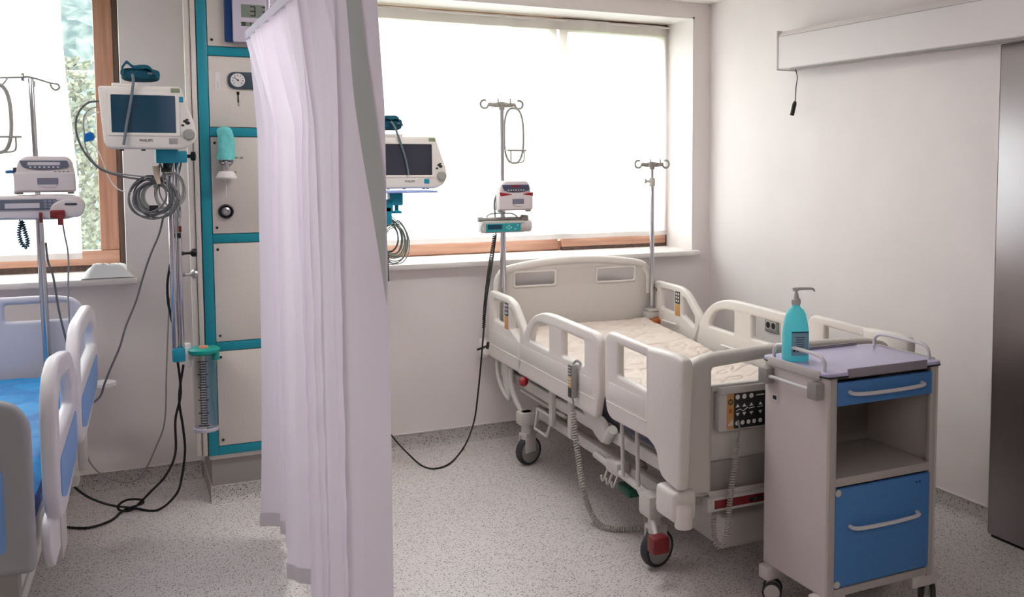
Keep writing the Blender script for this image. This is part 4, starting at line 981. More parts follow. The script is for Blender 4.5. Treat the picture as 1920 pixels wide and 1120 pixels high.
def rail_set(root, s, hx=.53, inlay=None, zoff=0, yoff=0, mA=M_plastic):
    x0, x1 = (s*hx, s*(hx-.036))
    lo, hi = min(x0, x1), max(x0, x1)
    def sh(o): return [(u+yoff, v+zoff) for u, v in o]
    A = MB().yz(sh(A_OUT), [sh(A_H1), sh(A_H2)], lo, hi, .012).build('head_side_rail', mA, root)
    B = MB().yz(sh(B_OUT), [sh(B_H1), sh(B_H2)], lo, hi, .012).build('mid_side_rail', mA, root)
    C = MB().yz(sh(C_OUT), [sh(C_H)], lo, hi, .012).yz(sh(C_WING), [], lo-.006, hi+.006, .014).build('foot_side_rail', mA, root)
    xo = s*hx
    for par, ya, yb, z in ((A, .54, 1.01, .578), (B, -.42, .53, .578), (C, -.915, -.55, .60)):
        MB().box((xo-.003, ya+yoff, z-.004+zoff), (xo+.003, yb+yoff, z+.003+zoff), .002).build('moulded_ridge', mA, par)
        MB().box((xo-.0015, ya+.02+yoff, z+.012+zoff), (xo+.0015, yb-.02+yoff, z+.085+zoff), .001).build('raised_panel', mA, par)
    for xx in (s*(hx+.001), s*(hx-.037)):
        MB().box((xx-.0012, .69+yoff, .775+zoff), (xx+.0012, .745+yoff, .845+zoff), .0005).build('control_pad', M_padblk, A)
        MB().box((xx-.0012, .69+yoff, .705+zoff), (xx+.0012, .745+yoff, .772+zoff), .0005).build('control_label', M_yellow, A)
        mb = MB()
        for i in range(2):
            for j in range(3): mb.box((xx-.0018, .698+i*.024+yoff, .785+j*.02+zoff), (xx+.0018, .712+i*.024+yoff, .797+j*.02+zoff))
        mb.build('pad_keys', M_inkw, A)
    xi = s*(hx-.045)
    MB().tube([(xi+s*.008, .86, .655+zoff), (xi-s*.012, .86, .66+zoff), (xi-s*.012, .70, .66+zoff), (xi+s*.008, .70, .655+zoff)], .0065, 8).build('release_handle', M_white, A)
    MB().tube([(xi+s*.008, .2, .62+zoff), (xi-s*.012, .2, .625+zoff), (xi-s*.012, .05, .625+zoff), (xi+s*.008, .05, .62+zoff)], .0065, 8).build('release_handle', M_white, B)
    return A, B, C

bed = thing('hospital_bed', 'empty cream hospital bed under the wide window', 'bed', BED_O, BED_A)
for s in (-1, 1): rail_set(bed, s)
# head and foot boards
HB_O = rnd([(-.485, .42), (-.478, .91), (-.455, .955), (-.40, .988), (-.15, 1.020), (.15, 1.020), (.40, .988), (.455, .955), (.478, .91), (.485, .42)], [.02, .04, .03, .06, .1, .1, .06, .03, .04, .02], 5)
hd = MB().xz(HB_O, [rnd(rect(-.377, -.128, .882, .965), .014), rnd(rect(.128, .377, .882, .965), .014)], 1.035, 1.060, .010).build('headboard', M_plastic2, bed)
for s in (-1, 1):
    a, b = sorted((s*.377, s*.128))
    MB().xz(rnd(rect(a-.006, b+.006, .876, .971), .016), [rnd(rect(a+.006, b-.006, .888, .959), .012)], 1.030, 1.04, .003).build('grip_rim', M_plastic, hd)
MB().tube([(-.474, 1.048, .80), (-.470, 1.048, .90), (-.45, 1.048, .95), (-.40, 1.048, .982), (-.15, 1.048, 1.014), (.15, 1.048, 1.014), (.40, 1.048, .982), (.45, 1.048, .95), (.470, 1.048, .90), (.474, 1.048, .80)], .024, 12, smooth=5).build('top_edge', M_plastic, hd)
FB_O = rnd([(-.485, .352), (-.48, .82), (-.455, .862), (-.37, .886), (-.12, .896), (.12, .896), (.37, .886), (.455, .862), (.48, .82), (.485, .352)], [.02, .05, .05, .08, .1, .1, .08, .05, .05, .02], 5)
fb = MB().xz(FB_O, [rnd([(-.368, .365), (.368, .365), (.368, .832), (.12, .848), (-.12, .848), (-.368, .832)], [.01, .01, .012, .1, .1, .012], 4)], -1.135, -1.075, .02).build('footboard', M_plastic2, bed)
MB().box((-.372, -1.108, .475), (.372, -1.088, .745), .004).build('lower_panel', M_plastic2, fb)
MB().box((-.372, -1.118, .36), (.372, -1.085, .476), .004).build('kick_panel', M_greyp, fb)
MB().box((-.368, -1.125, .742), (.368, -1.085, .764), .006).build('cross_rail', M_lgrey, fb)
# control box on the foot board
cbx = MB().box((-.352, -1.15, .594), (-.06, -1.105, .744), .008).build('control_box', M_lgrey, fb)
MB().box((-.352, -1.158, .735), (-.06, -1.14, .762), .005).build('box_lip', M_lgrey, fb)
cbx_y = -1.151
kp = MB().box((-.288, cbx_y-.001, .602), (-.135, cbx_y+.001, .734), .0006).build('keypad', M_padblk, bed)
for xa, xb in ((-.318, -.288), (-.135, -.108)): MB().box((xa, cbx_y-.001, .602), (xb, cbx_y+.001, .734), .0006).build('keypad_strip', M_yellow, bed)
yk = cbx_y-.0016
def disc(mb, x, z, r, n=14): mb.lathe([(0, 0), (r, 0), (r, .0008), (0, .0008)], (x, yk, z), (0, 1, 0), n)
def tri(mb, x, z, s, up): 
    k = 1 if up else -1; mb.add([(x-s, yk, z-k*s*.6), (x+s, yk, z-k*s*.6), (x, yk, z+k*s*.8)], [(0, 1, 2)])
mb = MB()
for x in (-.272, -.243, -.212): disc(mb, x, .720, .0095)
for x in (-.272, -.243, -.212, -.172):
    tri(mb, x, .687, .009, True); tri(mb, x, .655, .009, False)
for x in (-.274, -.250, -.224, -.199, -.172): disc(mb, x, .622, .0085)
mb.tube([(-.278, yk, .668), (-.262, yk, .674), (-.248, yk, .666), (-.228, yk, .678)], .0016, 5); mb.tube([(-.224, yk, .673), (-.198, yk, .676)], .0015, 5); mb.tube([(-.184, yk, .674), (-.162, yk, .676)], .0015, 5)
mb.box((-.19, yk-.0004, .718), (-.155, yk+.0004, .722))
mb.build('key_symbols', M_inkw, kp, smooth=False)
mb = MB()
mb.lathe([(.007, 0), (.011, 0), (.011, .0008), (.007, .0008), (.007, 0)], (-.303, yk, .704), (0, 1, 0), 18); mb.box((-.304, yk-.0006, .696), (-.302, yk, .712)); mb.build('power_symbol', M_ink, kp, smooth=False)
MB().box((-.31, yk-.0006, .662), (-.296, yk+.0004, .678)).build('orange_key', M_brown, kp, smooth=False)
mb = MB()
for i in range(3): mb.box((-.312+i*.007, yk-.0006, .615), (-.307+i*.007, yk, .624+.006*i))
mb.build('strip_symbols', M_inkw, kp, smooth=False)
# mattress: raised a little at the head
def mtop(x, y):
    z = .592 + (.075*max(0, (y-.12)/.88) if y > .12 else 0)
    return z
def sheetz(u, v):
    x = -.445+.89*u; y = -1.06+2.05*v
    e = min(u, 1-u)*.89; f = min(v, 1-v)*2.05; edge = min(e, f)
    z = mtop(x, y) - .03*max(0, 1-edge/.04)**2
    n1 = noise.noise((x*5+y*2.2, y*7-x*4, 0)); n2 = noise.noise((x*9-y*7, y*5+x*9, 4)); n3 = noise.noise((x*3, y*3, 8))
    z += .008*(1-abs(n1)*2.2)*max(0, n3+.45) + .004*(1-abs(n2)*2) + .005*n3
    n4 = noise.noise((x*6-y*9, y*3.5+x*5, 12)); n5 = noise.noise((x*4+y*3, y*10-x*6, 17))
    z -= .009*math.exp(-(n4/.035)**2)*max(0, min(1, n3*2+.6)) + .008*math.exp(-(n5/.03)**2)*max(0, min(1, .6-n3*2))
    return (x, y, z)
mt = MB().box((-.452, -1.055, .455), (.452, .985, .578), .03, seg=3).build('mattress', M_matt, bed)
NU, NW = 130, 300
mb = MB().grid(sheetz, NU, NW)
nv = NW+1
def skirt(idx):
    o = len(mb.v)
    for i in idx:
        p = mb.v[i]; mb.v.append(Vector((p.x*1.004, p.y, .578+.006*math.sin(p.y*30+p.x*30))))
    for k in range(len(idx)-1): mb.f.append((idx[k], idx[k+1], o+k+1, o+k))
skirt([j for j in range(nv)]); skirt([NU*nv+j for j in range(nv)]); skirt([i*nv for i in range(NU+1)]); skirt([i*nv+nv-1 for i in range(NU+1)])
mb.build('sheet', M_sheet, mt, recalc=False, angle=80)
MB().box((-.42, .10, .44), (.42, 1.03, .468), .01).box((-.42, -1.06, .44), (.42, .08, .468), .01).build('mattress_platform', M_steel_d, bed)
# under-carriage
fr = MB()
for s in (-1, 1): fr.box((s*.44-.02, -1.02, .39), (s*.44+.02, 1.03, .44), .006)
for y in (-.98, -.4, .3, .98): fr.box((-.44, y-.02, .395), (.44, y+.02, .435), .005)
fr.build('upper_frame', M_frame, bed)
lo = MB()
for s in (-1, 1): lo.box((s*.40-.022, -.86, .255), (s*.40+.022, .62, .305), .006)
for y in (-.86, .60): lo.box((-.50, y-.035, .235), (.50, y+.035, .285), .01)
lo.build('lower_frame', M_frame, bed)
for y in (-.45, .35):
    for s in (-1, 1): MB().tube([(s*.36, y-.1, .29), (s*.36, y+.12, .41)], .022, 10).build('lift_arm', M_steel_d, bed)
MB().box((-.24, -1.0, .075), (.26, -.72, .21), .02, seg=3).box((-.16, -.9, .2), (.16, -.75, .30), .01).build('actuator_cover', M_plastic2, bed)
MB().cyl((-.1, -.6, .33), (-.1, .2, .33), .03, n=14).cyl((.14, -.5, .33), (.14, .4, .33), .03, n=14).build('actuator', M_steel_d, bed)
for x, y, a in ((-.465, .60, 1.95), (.465, .60, .4), (-.465, -.86, 1.85), (.465, -.86, .3)): caster(bed, x, y, a)
for s in (-1, 1):
    MB().box((s*.47-.04, .56, .215), (s*.47+.04, .65, .285), .012).build('caster_block', M_frame, bed)
    MB().box((s*.47-.04, -.90, .205), (s*.47+.04, -.80, .295), .012).build('caster_block', M_frame, bed)
# corner bumpers
for s in (-1, 1):
    c = MB().box((s*.50-.05, -1.17, .285), (s*.50+.05, -1.02, .40), .02, seg=3).build('corner_bumper', M_plastic, bed)
    MB().cyl((s*.505, -1.165, .265), (s*.505, -1.165, .355), .034, n=20, bev=.008).build('bumper_roller', M_plastic, c)
    c = MB().box((s*.50-.05, 1.04, .50), (s*.50+.05, 1.13, .58), .02, seg=3).build('corner_bumper', M_plastic, bed)
    MB().cyl((s*.525, 1.11, .485), (s*.525, 1.11, .59), .032, n=20, bev=.008).build('bumper_roller', M_plastic, c)
    # head end side linkage of the rail
    MB().tube([(s*.50, .97, .50), (s*.505, .93, .40), (s*.50, .84, .33), (s*.49, .78, .31)], .012, 8, smooth=5).build('rail_linkage', M_frame, bed)
    MB().yz(rnd([(.90, .50), (.80, .50), (.76, .33), (.80, .30), (.86, .36)], .02), [], s*.49-.012, s*.49+.012, .004).build('rail_bracket', M_frame, bed)
    MB().tube([(s*.50, .74, .49), (s*.50, .735, .40), (s*.49, .70, .33), (s*.48, .62, .27)], .014, 8, smooth=5).build('rail_linkage', M_frame, bed)
    for y in (.22, -.02): MB().box((s*.47-.012, y-.022, .30), (s*.47+.012, y+.022, .50), .006).build('rail_post', M_frame, bed)
    MB().yz(rnd([(-.18, .50), (-.42, .49), (-.47, .44), (-.44, .38), (-.36, .40)], .03), [], s*.485-.014, s*.485+.014, .006).build('rail_cam', M_frame, bed)
    MB().tube([(s*.48, -.44, .40), (s*.48, -.50, .46)], .022, 10).build('rail_strut', M_frame, bed)
    for y in (-.62, -.76): MB().tube([(s*.495, y, .53), (s*.495, y-.015, .30)], .0085, 8).build('rail_rod', M_frame, bed)
    MB().tube([(s*.47, -.30, .30), (s*.47, -.98, .27)], .016, 10).build('side_bar', M_frame, bed)
    MB().tube([(s*.47, .42, .34), (s*.485, .42, .24), (s*.485, .26, .24), (s*.47, .22, .34), (s*.47, .42, .34)], .0075, 8).build('drip_hook_frame', M_frame, bed)
    MB().tube([(s*.45, .72, .37), (s*.45, .1, .37)], .008, 8).build('accessory_rail', M_frame, bed)
    MB().box((s*.46-.03, -.56, .27), (s*.46+.035, -.44, .33), .012).build('drain_holder', M_lgrey, bed)
    for k in range(3): MB().tube([(s*.485, -.46-.05*k, .28), (s*.50, -.46-.05*k, .245), (s*.51, -.46-.05*k, .235), (s*.515, -.46-.05*k, .26)], .005, 6, smooth=3).build('hook', M_frame, bed)
MB().lathe([(0, -.02), (.018, -.018), (.026, 0), (.022, .012), (.014, .02), (0, .02)], (-.535, .45, .478), (1, 0, 0), 16).build('emergency_knob', M_red, bed)
MB().box((-.40, -1.155, .298), (.40, -1.10, .352), .006).build('foot_bar', M_lgrey, bed)
MB().box((-.37, -1.158, .31), (-.10, -1.152, .342), .002).build('red_reflector', M_redd, bed)
for x in (-.215, -.195, -.175): MB().lathe([(0, -.003), (.009, -.003), (.009, .003), (0, .003)], (x, -1.16, .327), (0, 1, 0), 12).build('indicator', M_chrome, bed)
for s in (-1, 1):
    pd = MB().tube([(s*.42, -.62, .235), (s*.455, -.74, .23), (s*.495, -.90, .20), (s*.53, -1.0, .175)], .0095, 8, smooth=4).build('brake_pedal', M_frame, bed)
    MB().box((s*.53-.035, -1.045, .125), (s*.53+.035, -.985, .19), .01).build('red_pad', M_redd, pd)
    MB().box((s*.415-.045, -.62, .195), (s*.415+.03, -.50, .235), .01).build('green_pad', M_green, pd)

# remote control hooked on the rail, with spiral cord
def onbed(px, py, x): 
    d = _f + _r*((px-CX)/F_PX) - _u*((py-CY)/F_PX); I = BM.inverted(); o = I @ CAM; dl = I.to_3x3() @ d
    return BM @ (o+dl*((x-o.x)/dl.x))
h0 = onbed(1075, 684, -.555); h1 = onbed(1073, 746, -.555)
rm = thing('bed_remote', 'bed remote control hooked on the near side rail of the empty bed', 'remote control', (h1.x, h1.y, h1.z), BED_A)
Hh = h0.z-h1.z
MB().yz(rnd([(-.022, 0), (.022, 0), (.026, Hh*.8), (.016, Hh), (-.016, Hh), (-.026, Hh*.8)], .008), [], -.012, .014, .005).build('case', M_btn, rm)
MB().box((-.0135, -.018, Hh*.02), (-.0115, .018, Hh*.30), .0005).build('lower_keys', M_padblk, rm)
MB().box((-.0135, -.018, Hh*.31), (-.0115, .018, Hh*.64), .0005).build('ochre_keys', M_yellow, rm)
MB().box((-.0135, -.018, Hh*.66), (-.0115, .018, Hh*.96), .0005).build('upper_keys', M_padblk, rm)
mb = MB()
for i in range(2):
    for j in range(3): mb.box((-.0142, -.013+i*.016, Hh*(.70+.09*j)), (-.013, -.004+i*.016, Hh*(.75+.09*j)))
    for j in range(3): mb.box((-.0142, -.013+i*.016, Hh*(.36+.09*j)), (-.013, -.004+i*.016, Hh*(.41+.09*j)))
mb.build('key_symbols', M_inkw, rm)
MB().tube([(.004, 0, Hh), (.02, 0, Hh+.012), (.03, -.02, Hh+.005), (.03, -.03, Hh-.02)], .006, 8, smooth=4).build('hanger', M_btn, rm)
F = .016
sp_path = [h1+Vector((0, 0, -.0)), onbed(1075, 770, -.555), onbed(1079, 820, -.555), onbed(1086, 870, -.555), onbed(1094, 920, -.56), at(1106, 958, Z=.06), at(1124, 984, Z=F), at(1150, 992, Z=F), at(1185, 991, Z=F), at(1222, 984, Z=.03), bedp(-.38, -.62, .10), bedp(-.33, -.66, .25)]
MB().tube([h1+Vector((0, 0, .004)), onbed(1075, 756, -.555), onbed(1075, 770, -.555)], .004, 6, smooth=3).build('cord_tail', M_cable, rm, world=True)
MB().tube(coil(sp_path[1:], .0105, .0115), .0034, 6).build('spiral_cord', mat('cream_cord', rgb(176, 172, 164), .45), rm, world=True)
def onfoot(px, py, y):
    d = _f + _r*((px-CX)/F_PX) - _u*((py-CY)/F_PX); I = BM.inverted(); o = I @ CAM; dl = I.to_3x3() @ d
    return BM @ (o+dl*((y-o.y)/dl.y))
kc = thing('control_cord', 'cream spiral cord hanging from the foot control box of the empty bed', 'cord', onfoot(1385, 800, -1.16))
MB().tube([onfoot(1384, 788, -1.155), onfoot(1386, 806, -1.165), onfoot(1383, 830, -1.17)], .004, 6, smooth=4).build('cord_tail', M_cable, kc, world=True)
MB().tube(coil([onfoot(1383, 826, -1.17), onfoot(1378, 870, -1.175), onfoot(1371, 920, -1.18), onfoot(1366, 965, -1.18), onfoot(1361, 1008, -1.18), onfoot(1350, 1026, -1.17), onfoot(1339, 1008, -1.15), onfoot(1338, 975, -1.12), onfoot(1341, 955, -1.08)], .0085, .0095), .003, 6).build('spiral', mat('cream_cord', rgb(176, 172, 164), .45), kc, world=True)

# ------------------------------------------------------------------ second bed (left edge), raised, blue inlays
B2 = thing('hospital_bed', 'hospital bed with blue sheet and blue inlaid rails at the left edge', 'bed', (-3.985, -1.25, 0), math.radians(-2.3))
R_D = rnd([(-1.0, .66), (-1.005, .92), (-.93, 1.0), (-.80, 1.025), (-.45, .985), (-.32, .90), (-.275, .78), (-.30, .66), (-.42, .60), (-.78, .56), (-.93, .58)], [.04, .05, .05, .06, .08, .06, .05, .05, .06, .06, .05], 4)
R_DH = rnd([(-.90, .81), (-.90, .91), (-.80, .955), (-.50, .93), (-.42, .875), (-.41, .80)], [.015, .03, .04, .05, .03, .015], 4)
R_E = rnd([(-.20, .66), (-.205, .90), (-.12, .985), (.0, 1.01), (.55, 1.0), (.80, .93), (.87, .80), (.85, .66), (.70, .60), (.1, .57), (-.1, .58)], [.04, .05, .05, .06, .08, .06, .05, .05, .06, .06, .05], 4)
R_EH = rnd([(-.09, .80), (-.09, .90), (.0, .945), (.5, .935), (.70, .88), (.73, .80)], [.015, .03, .04, .05, .03, .015], 4)
for s in (1, -1):
    lo_, hi_ = sorted((s*.53, s*.49))
    D = MB().yz(R_D, [R_DH], lo_, hi_, .013).build('foot_side_rail', M_plasticw, B2)
    E_ = MB().yz(R_E, [R_EH], lo_, hi_, .013).build('head_side_rail', M_plasticw, B2)
    MB().yz(rnd([(-.93, .65), (-.93, .755), (-.37, .77), (-.37, .66), (-.45, .625), (-.80, .61)], .03), [], s*.531-.0015, s*.531+.0015, .0005).build('blue_inlay', M_bluein, D)
    MB().yz(rnd([(-.13, .65), (-.13, .755), (.77, .755), (.77, .66), (.66, .625), (.05, .61)], .03), [], s*.531-.0015, s*.531+.0015, .0005).build('blue_inlay', M_bluein, E_)
    for ya in (-.75, .2): MB().box((s*.50-.012, ya, .40), (s*.50+.012, ya+.15, .62), .006).build('rail_post', M_frame, B2)
    MB().yz(rnd([(-.98, .60), (-.62, .60), (-.55, .52), (-.62, .44), (-.92, .44), (-1.0, .52)], .04), [], s*.495-.012, s*.495+.012, .006).build('rail_guard', M_plasticw, B2)
HB2 = rnd([(-.48, .52), (-.478, .90), (-.44, .965), (-.36, .982), (.36, .982), (.44, .965), (.478, .90), (.48, .52)], [.02, .05, .04, .05, .05, .04, .05, .02], 5)
h2 = MB().xz(HB2, [rnd(rect(-.41, -.16, .872, .948), .015), rnd(rect(.16, .41, .872, .948), .015)], 1.045, 1.085, .014).build('headboard', mat('lilac_board', rgb(206, 203, 216), .45), B2)
FB2 = rnd([(-.48, .50), (-.478, .90), (-.445, .955), (-.37, .975), (.37, .975), (.445, .955), (.478, .90), (.48, .50)], [.02, .05, .04, .05, .05, .04, .05, .02], 5)
f2 = MB().xz(FB2, [], -1.10, -1.04, .018).build('footboard', M_board, B2)
MB().xz(rnd(rect(-.415, .415, .56, .80), .03), [], -1.104, -1.098, .001).build('blue_inlay', M_bluein, f2)
MB().box((-.44, -1.09, .30), (.44, -1.05, .52), .01).build('foot_post', M_greyp, B2)
m2 = MB().box((-.44, -1.03, .50), (.44, .955, .60), .03, seg=3).build('mattress', M_bmatt, B2)
def sh2(u, v):
    x = -.445+.89*u; y = -1.02+1.98*v; edge = min(min(u, 1-u)*.89, min(v, 1-v)*1.98)
    n1 = noise.noise((x*5, y*6, 0)); n3 = noise.noise((x*11-y*4, y*9, 5))
    z = .628 - .03*max(0, 1-edge/.04)**2 + .010*n1 + .006*(1-abs(n3)*2)
    if v > .5: z += .02*(v-.5)
    return (x, y, z)
MB().grid(sh2, 40, 90).build('blue_sheet', M_bsheet, m2, recalc=False, angle=80)
MB().box((-.44, -1.03, .44), (.44, 1.03, .49), .008).build('upper_frame', M_frame, B2)
MB().box((-.40, -.86, .25), (-.35, .62, .30), .006).box((.35, -.86, .25), (.40, .62, .30), .006).box((-.46, -.90, .235), (.46, -.82, .285), .01).box((-.46, .56, .235), (.46, .64, .285), .01).build('lower_frame', M_frame, B2)
for y in (-.4, .3): MB().box((-.3, y-.05, .29), (.3, y+.05, .45), .01).build('lift_column', M_steel_d, B2)
for x, y, a in ((-.30, .60, .4), (.24, .60, .4), (-.30, -.86, .3), (.28, -.86, .8)): caster(B2, x, y, a)
for s in (-1, 1): MB().cyl((s*.53, 1.02, .56), (s*.53, 1.02, .575), .06, n=20).cyl((s*.46, 1.02, .55), (s*.53, 1.02, .56), .015).build('bumper_disc', M_plasticw, B2)

# ================================================================== BEDSIDE TROLLEY
TX0, TY0 = -1.02, -2.617
tr = thing('bedside_trolley', 'bedside trolley with blue drawer and blue cupboard door', 'trolley', (TX0, TY0, 0))
w, dd = .246, .180      # half width, half depth of the carcass
for s in (-1, 1): MB().box((s*w-(.02 if s > 0 else 0), -dd, .125), (s*w+(.02 if s < 0 else 0), dd, .875), .004).build('side_panel', M_trolley, tr)
for s in (-1, 1): MB().box((s*.2205-.0135, -dd-.003, .115), (s*.2205+.0135, -dd+.02, .876), .004).build('front_upright', M_trofront, tr)
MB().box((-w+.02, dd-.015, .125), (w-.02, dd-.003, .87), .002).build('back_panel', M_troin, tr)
zf = lambda py, px=1580: at(px, py, Y=TY0-dd).z
zsh = zf(893, 1600)
MB().box((-w+.02, -dd, zsh-.03), (w-.02, dd-.015, zsh), .003).build('shelf', M_trofront, tr)
MB().box((-w+.02, -dd, .12), (w-.02, dd-.015, .148), .003).build('bottom_panel', M_trofront, tr)
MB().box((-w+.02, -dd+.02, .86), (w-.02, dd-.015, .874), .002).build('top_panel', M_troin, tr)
zd0, zd1 = zf(762, 1575), .858
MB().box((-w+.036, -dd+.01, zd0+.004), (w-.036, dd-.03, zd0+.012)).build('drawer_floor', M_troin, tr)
dr = MB().box((-w+.036, -dd-.006, zd0), (w-.036, -dd+.012, zd1), .003).build('drawer', M_blueD, tr)
def pull(parent, z, y, hw, bow=.022):
    MB().tube([(-hw, y, z+.004), (-hw+.012, y-bow, z), (-hw*.4, y-bow-.004, z-.003), (hw*.4, y-bow-.004, z-.003), (hw-.012, y-bow, z), (hw, y, z+.004)], .007, 10, smooth=4).build('handle', M_handle, parent)
pull(dr, (zd0+zd1)/2+.002, -dd-.006, .16)
zo0, zo1 = .155, zsh-.036
dr2 = MB().box((-w+.036, -dd-.006, zo0), (w-.036, -dd+.012, zo1), .003).build('cupboard_door', M_blueD, tr)
pull(dr2, zo0+(zo1-zo0)*.60, -dd-.006, .15)
for z in (zo0+.012, zo1-.012): MB().cyl((-w+.046, -dd-.008, z), (-w+.046, -dd+.002, z), .012, n=16).build('hinge_cap', M_lgrey, dr2)
for x in (w-.10, w-.085): MB().cyl((x, -dd-.0075, zo1-.025), (x, -dd+.002, zo1-.025), .004, n=10).build('screw_cap', M_navy, dr2)
# tray top with raised lips
ty = MB().xy(rnd(rect(-.256, .256, -.190, .190), .03, 5), [], .880, .892, .003).build('tray', M_tray, tr)
MB().xy(rnd(rect(-.2575, .2575, -.1915, .1915), .03, 5), [], .8755, .8805, .001).build('tray_edge', M_dark, ty)
for s in (-1, 1): MB().box((-.17, s*.188-.004, .872), (.18, s*.188+.004, .903), .003).build('raised_lip', mat('tray_lip', rgb(146, 140, 150), .4), ty)
for s in (-1, 1): MB().box((s*.254-.004, -.15, .866), (s*.254+.004, .15, .896), .003).build('side_lip', M_lgrey, ty)
for s in (-1, 1):
    x = s*.232; MB().tube([(x, -.145, .889), (x, -.143, .918), (x, -.125, .936), (x, -.09, .942), (x, 0, .943), (x, .09, .942), (x, .125, .936), (x, .143, .918), (x, .145, .889)], .0065, 10, smooth=4).build('guard_rail', M_handle, ty)
# towel bar on the left flank
for y in (-.135, .150): MB().box((-w-.034, y-.026, .80), (-w+.002, y+.026, .856), .004).build('towel_bar_mount', M_greyp, tr)
MB().cyl((-w-.02, -.135, .828), (-w-.02, .150, .828), .0065, n=14).build('towel_bar', M_handle, tr)
lb = MB().box((-w-.001, .10, .735), (-w+.001, .135, .765)).build('small_sticker', M_paper, tr)
MB().box((-w-.0016, .107, .743), (-w-.0008, .128, .757)).build('print', M_ink, lb)
for s in (-1, 1):
    for ya in (-dd+.005, dd-.06): MB().box((s*.21-.06, ya, .075), (s*.21+.06, ya+.055, .125), .005).build('foot_bracket', M_trolley, tr)
def small_caster(x, y, a):
    c = Matrix.Translation((x, y, 0)) @ Matrix.Rotation(a, 4, 'Z'); r = .036
    f = MB().lathe([(0, 0), (.012, 0), (.012, .045), (0, .045)], (0, 0, .05), (0, 0, 1), 12).box((-.009, -.02, .03), (.009, .01, .07), .004)
    for i, v in enumerate(f.v): f.v[i] = c @ v
    fo = f.build('caster_fork', M_greyp, tr)
    for sx in (-.021, .021):
        wv = MB().lathe([(r-.006, -.009), (r, -.005), (r, .005), (r-.006, .009), (r-.006, -.009)], (sx, -.008, r), (1, 0, 0), 24)
        for i, v in enumerate(wv.v): wv.v[i] = c @ v
        wv.build('tyre', M_tyre, fo)
        wv = MB().lathe([(0, -.011), (r-.008, -.009), (r-.006, -.006), (r-.006, .006), (r-.008, .009), (0, .011)], (sx, -.008, r), (1, 0, 0), 24)
        for i, v in enumerate(wv.v): wv.v[i] = c @ v
        wv.build('wheel', M_lgrey, fo)
for x, y, a in ((-.245, .135, .9), (.245, .135, .4), (-.2, -.14, .3), (.245, -.145, -.7)): small_caster(x, y, a)

# hand-sanitiser bottle on the tray
bp_ = at(1491, 676, Z=.892)
bo = thing('pump_bottle', 'turquoise pump bottle of hand gel standing on the trolley', 'bottle', (bp_.x, bp_.y, .8925), math.radians(-22))
def sq(a, n=3.2):
    c, s = math.cos(a), math.sin(a); k = (abs(c)**n+abs(s)**n)**(-1/n); return c*k, s*k
prof = [(.0, .042, 0), (.003, .046, .028), (.02, .047, .030), (.10, .0465, .030), (.135, .041, .028), (.165, .034, .024), (.180, .028, .021), (.188, .017, .016), (.196, .0135, .0135), (.206, .0135, .0135)]
mb = MB(); n = 36
for z, a, b in prof:
    for k in range(n):
        c, s = sq(2*PI*k/n, 3.2 if z < .18 else 2.0); mb.v.append(Vector((c*a, s*(b if b else .026), z)))
for i in range(len(prof)-1):
    for k in range(n): mb.f.append((i*n+k, i*n+(k+1) % n, (i+1)*n+(k+1) % n, (i+1)*n+k))
mb.f.append(tuple(reversed(range(n)))); mb.f.append(tuple(range((len(prof)-1)*n, len(prof)*n)))
mb.build('body', M_bottle, bo)
def lab(u, v):
    a = -PI/2+(-.42+.94*u)*.95
    x = -.022+.062*u; z = .022+.085*v; 
    y = -.0308 - .0006
    if x > .034: y += (x-.034)*1.1
    return (x, y, z)
lb = MB().grid(lab, 10, 6).build('label', mat('blue_label', rgb(132, 172, 190), .5), bo, recalc=False)
MB().grid(lambda u, v: (lambda p: (p[0], p[1]-.0004, p[2]))(lab(u, .94+.06*v)), 10, 1).build('label_band', mat('label_dark', rgb(40, 84, 104), .5), lb, recalc=False)
mb = MB()
for k in range(5): mb.box((-.008+.004*(k % 2), -.0322, .085-k*.008), (.026-.003*(k % 3), -.0316, .087-k*.008))
for x, wd in ((-.016, .008), (-.003, .008), (.014, .004), (.02, .004), (.026, .004)): mb.box((x, -.0322, .036), (x+wd, -.0316, .036+wd*.9+.001))
mb.build('label_print', M_ink, lb)
cp = MB().lathe([(.0155, .198), (.0165, .200), (.0165, .216), (.011, .222), (.008, .236), (.0055, .240), (.0055, .250), (0, .250)], (0, 0, 0), (0, 0, 1), 24).build('pump_collar', M_lgrey, bo)
MB().tube([(-.012, -.004, .252), (.0, 0, .2535), (.03, .011, .2525), (.062, .024, .2505), (.070, .027, .247), (.074, .029, .2405)], lambda s: .0062-.003*s, 10, smooth=4).cyl((0, 0, .246), (0, 0, .2575), .010, n=16, bev=.002).build('pump_spout', M_lgrey, bo)

# ================================================================== LOOSE CABLES AND SMALL THINGS
def hang(pts, Y, lift=.007):
    out = []
    for p_ in pts:
        y = p_[2] if len(p_) > 2 else Y
        P = at(p_[0], p_[1], Y=y)
        if P.z < lift: P = at(p_[0], p_[1], Z=lift)
        if P.y > -.05: P = at(p_[0], p_[1], Y=-.05)
        out.append(P)
    return out
def cable(label, pts, r, m_, name='power_cable'):
    o = MB().tube(pts, r, 7, smooth=6).build(name, m_, None); return tag(o, label, 'cable')
cable('black power cable falling from the chrome mount and looping on the floor', hang([(333, 676, -.57), (339, 737, -.57), (329, 788, -.56), (329, 850, -.54), (311, 892, -.5), (285, 920, -.45), (262, 943), (245, 957), (225, 957), (222, 948), (238, 938), (262, 937), (268, 944), (245, 952), (228, 960), (207, 977), (165, 990), (125, 989)], -.40), .0055, M_blackc)
cable('second black cable running from the mount across the floor to the blue bed', hang([(344, 684, -.52), (336, 747, -.54), (343, 800, -.54), (347, 845, -.53), (341, 895, -.5), (330, 928, -.45), (295, 957), (250, 953), (205, 947), (165, 932), (139, 913)], -.40, .0065), .0055, M_blackc)
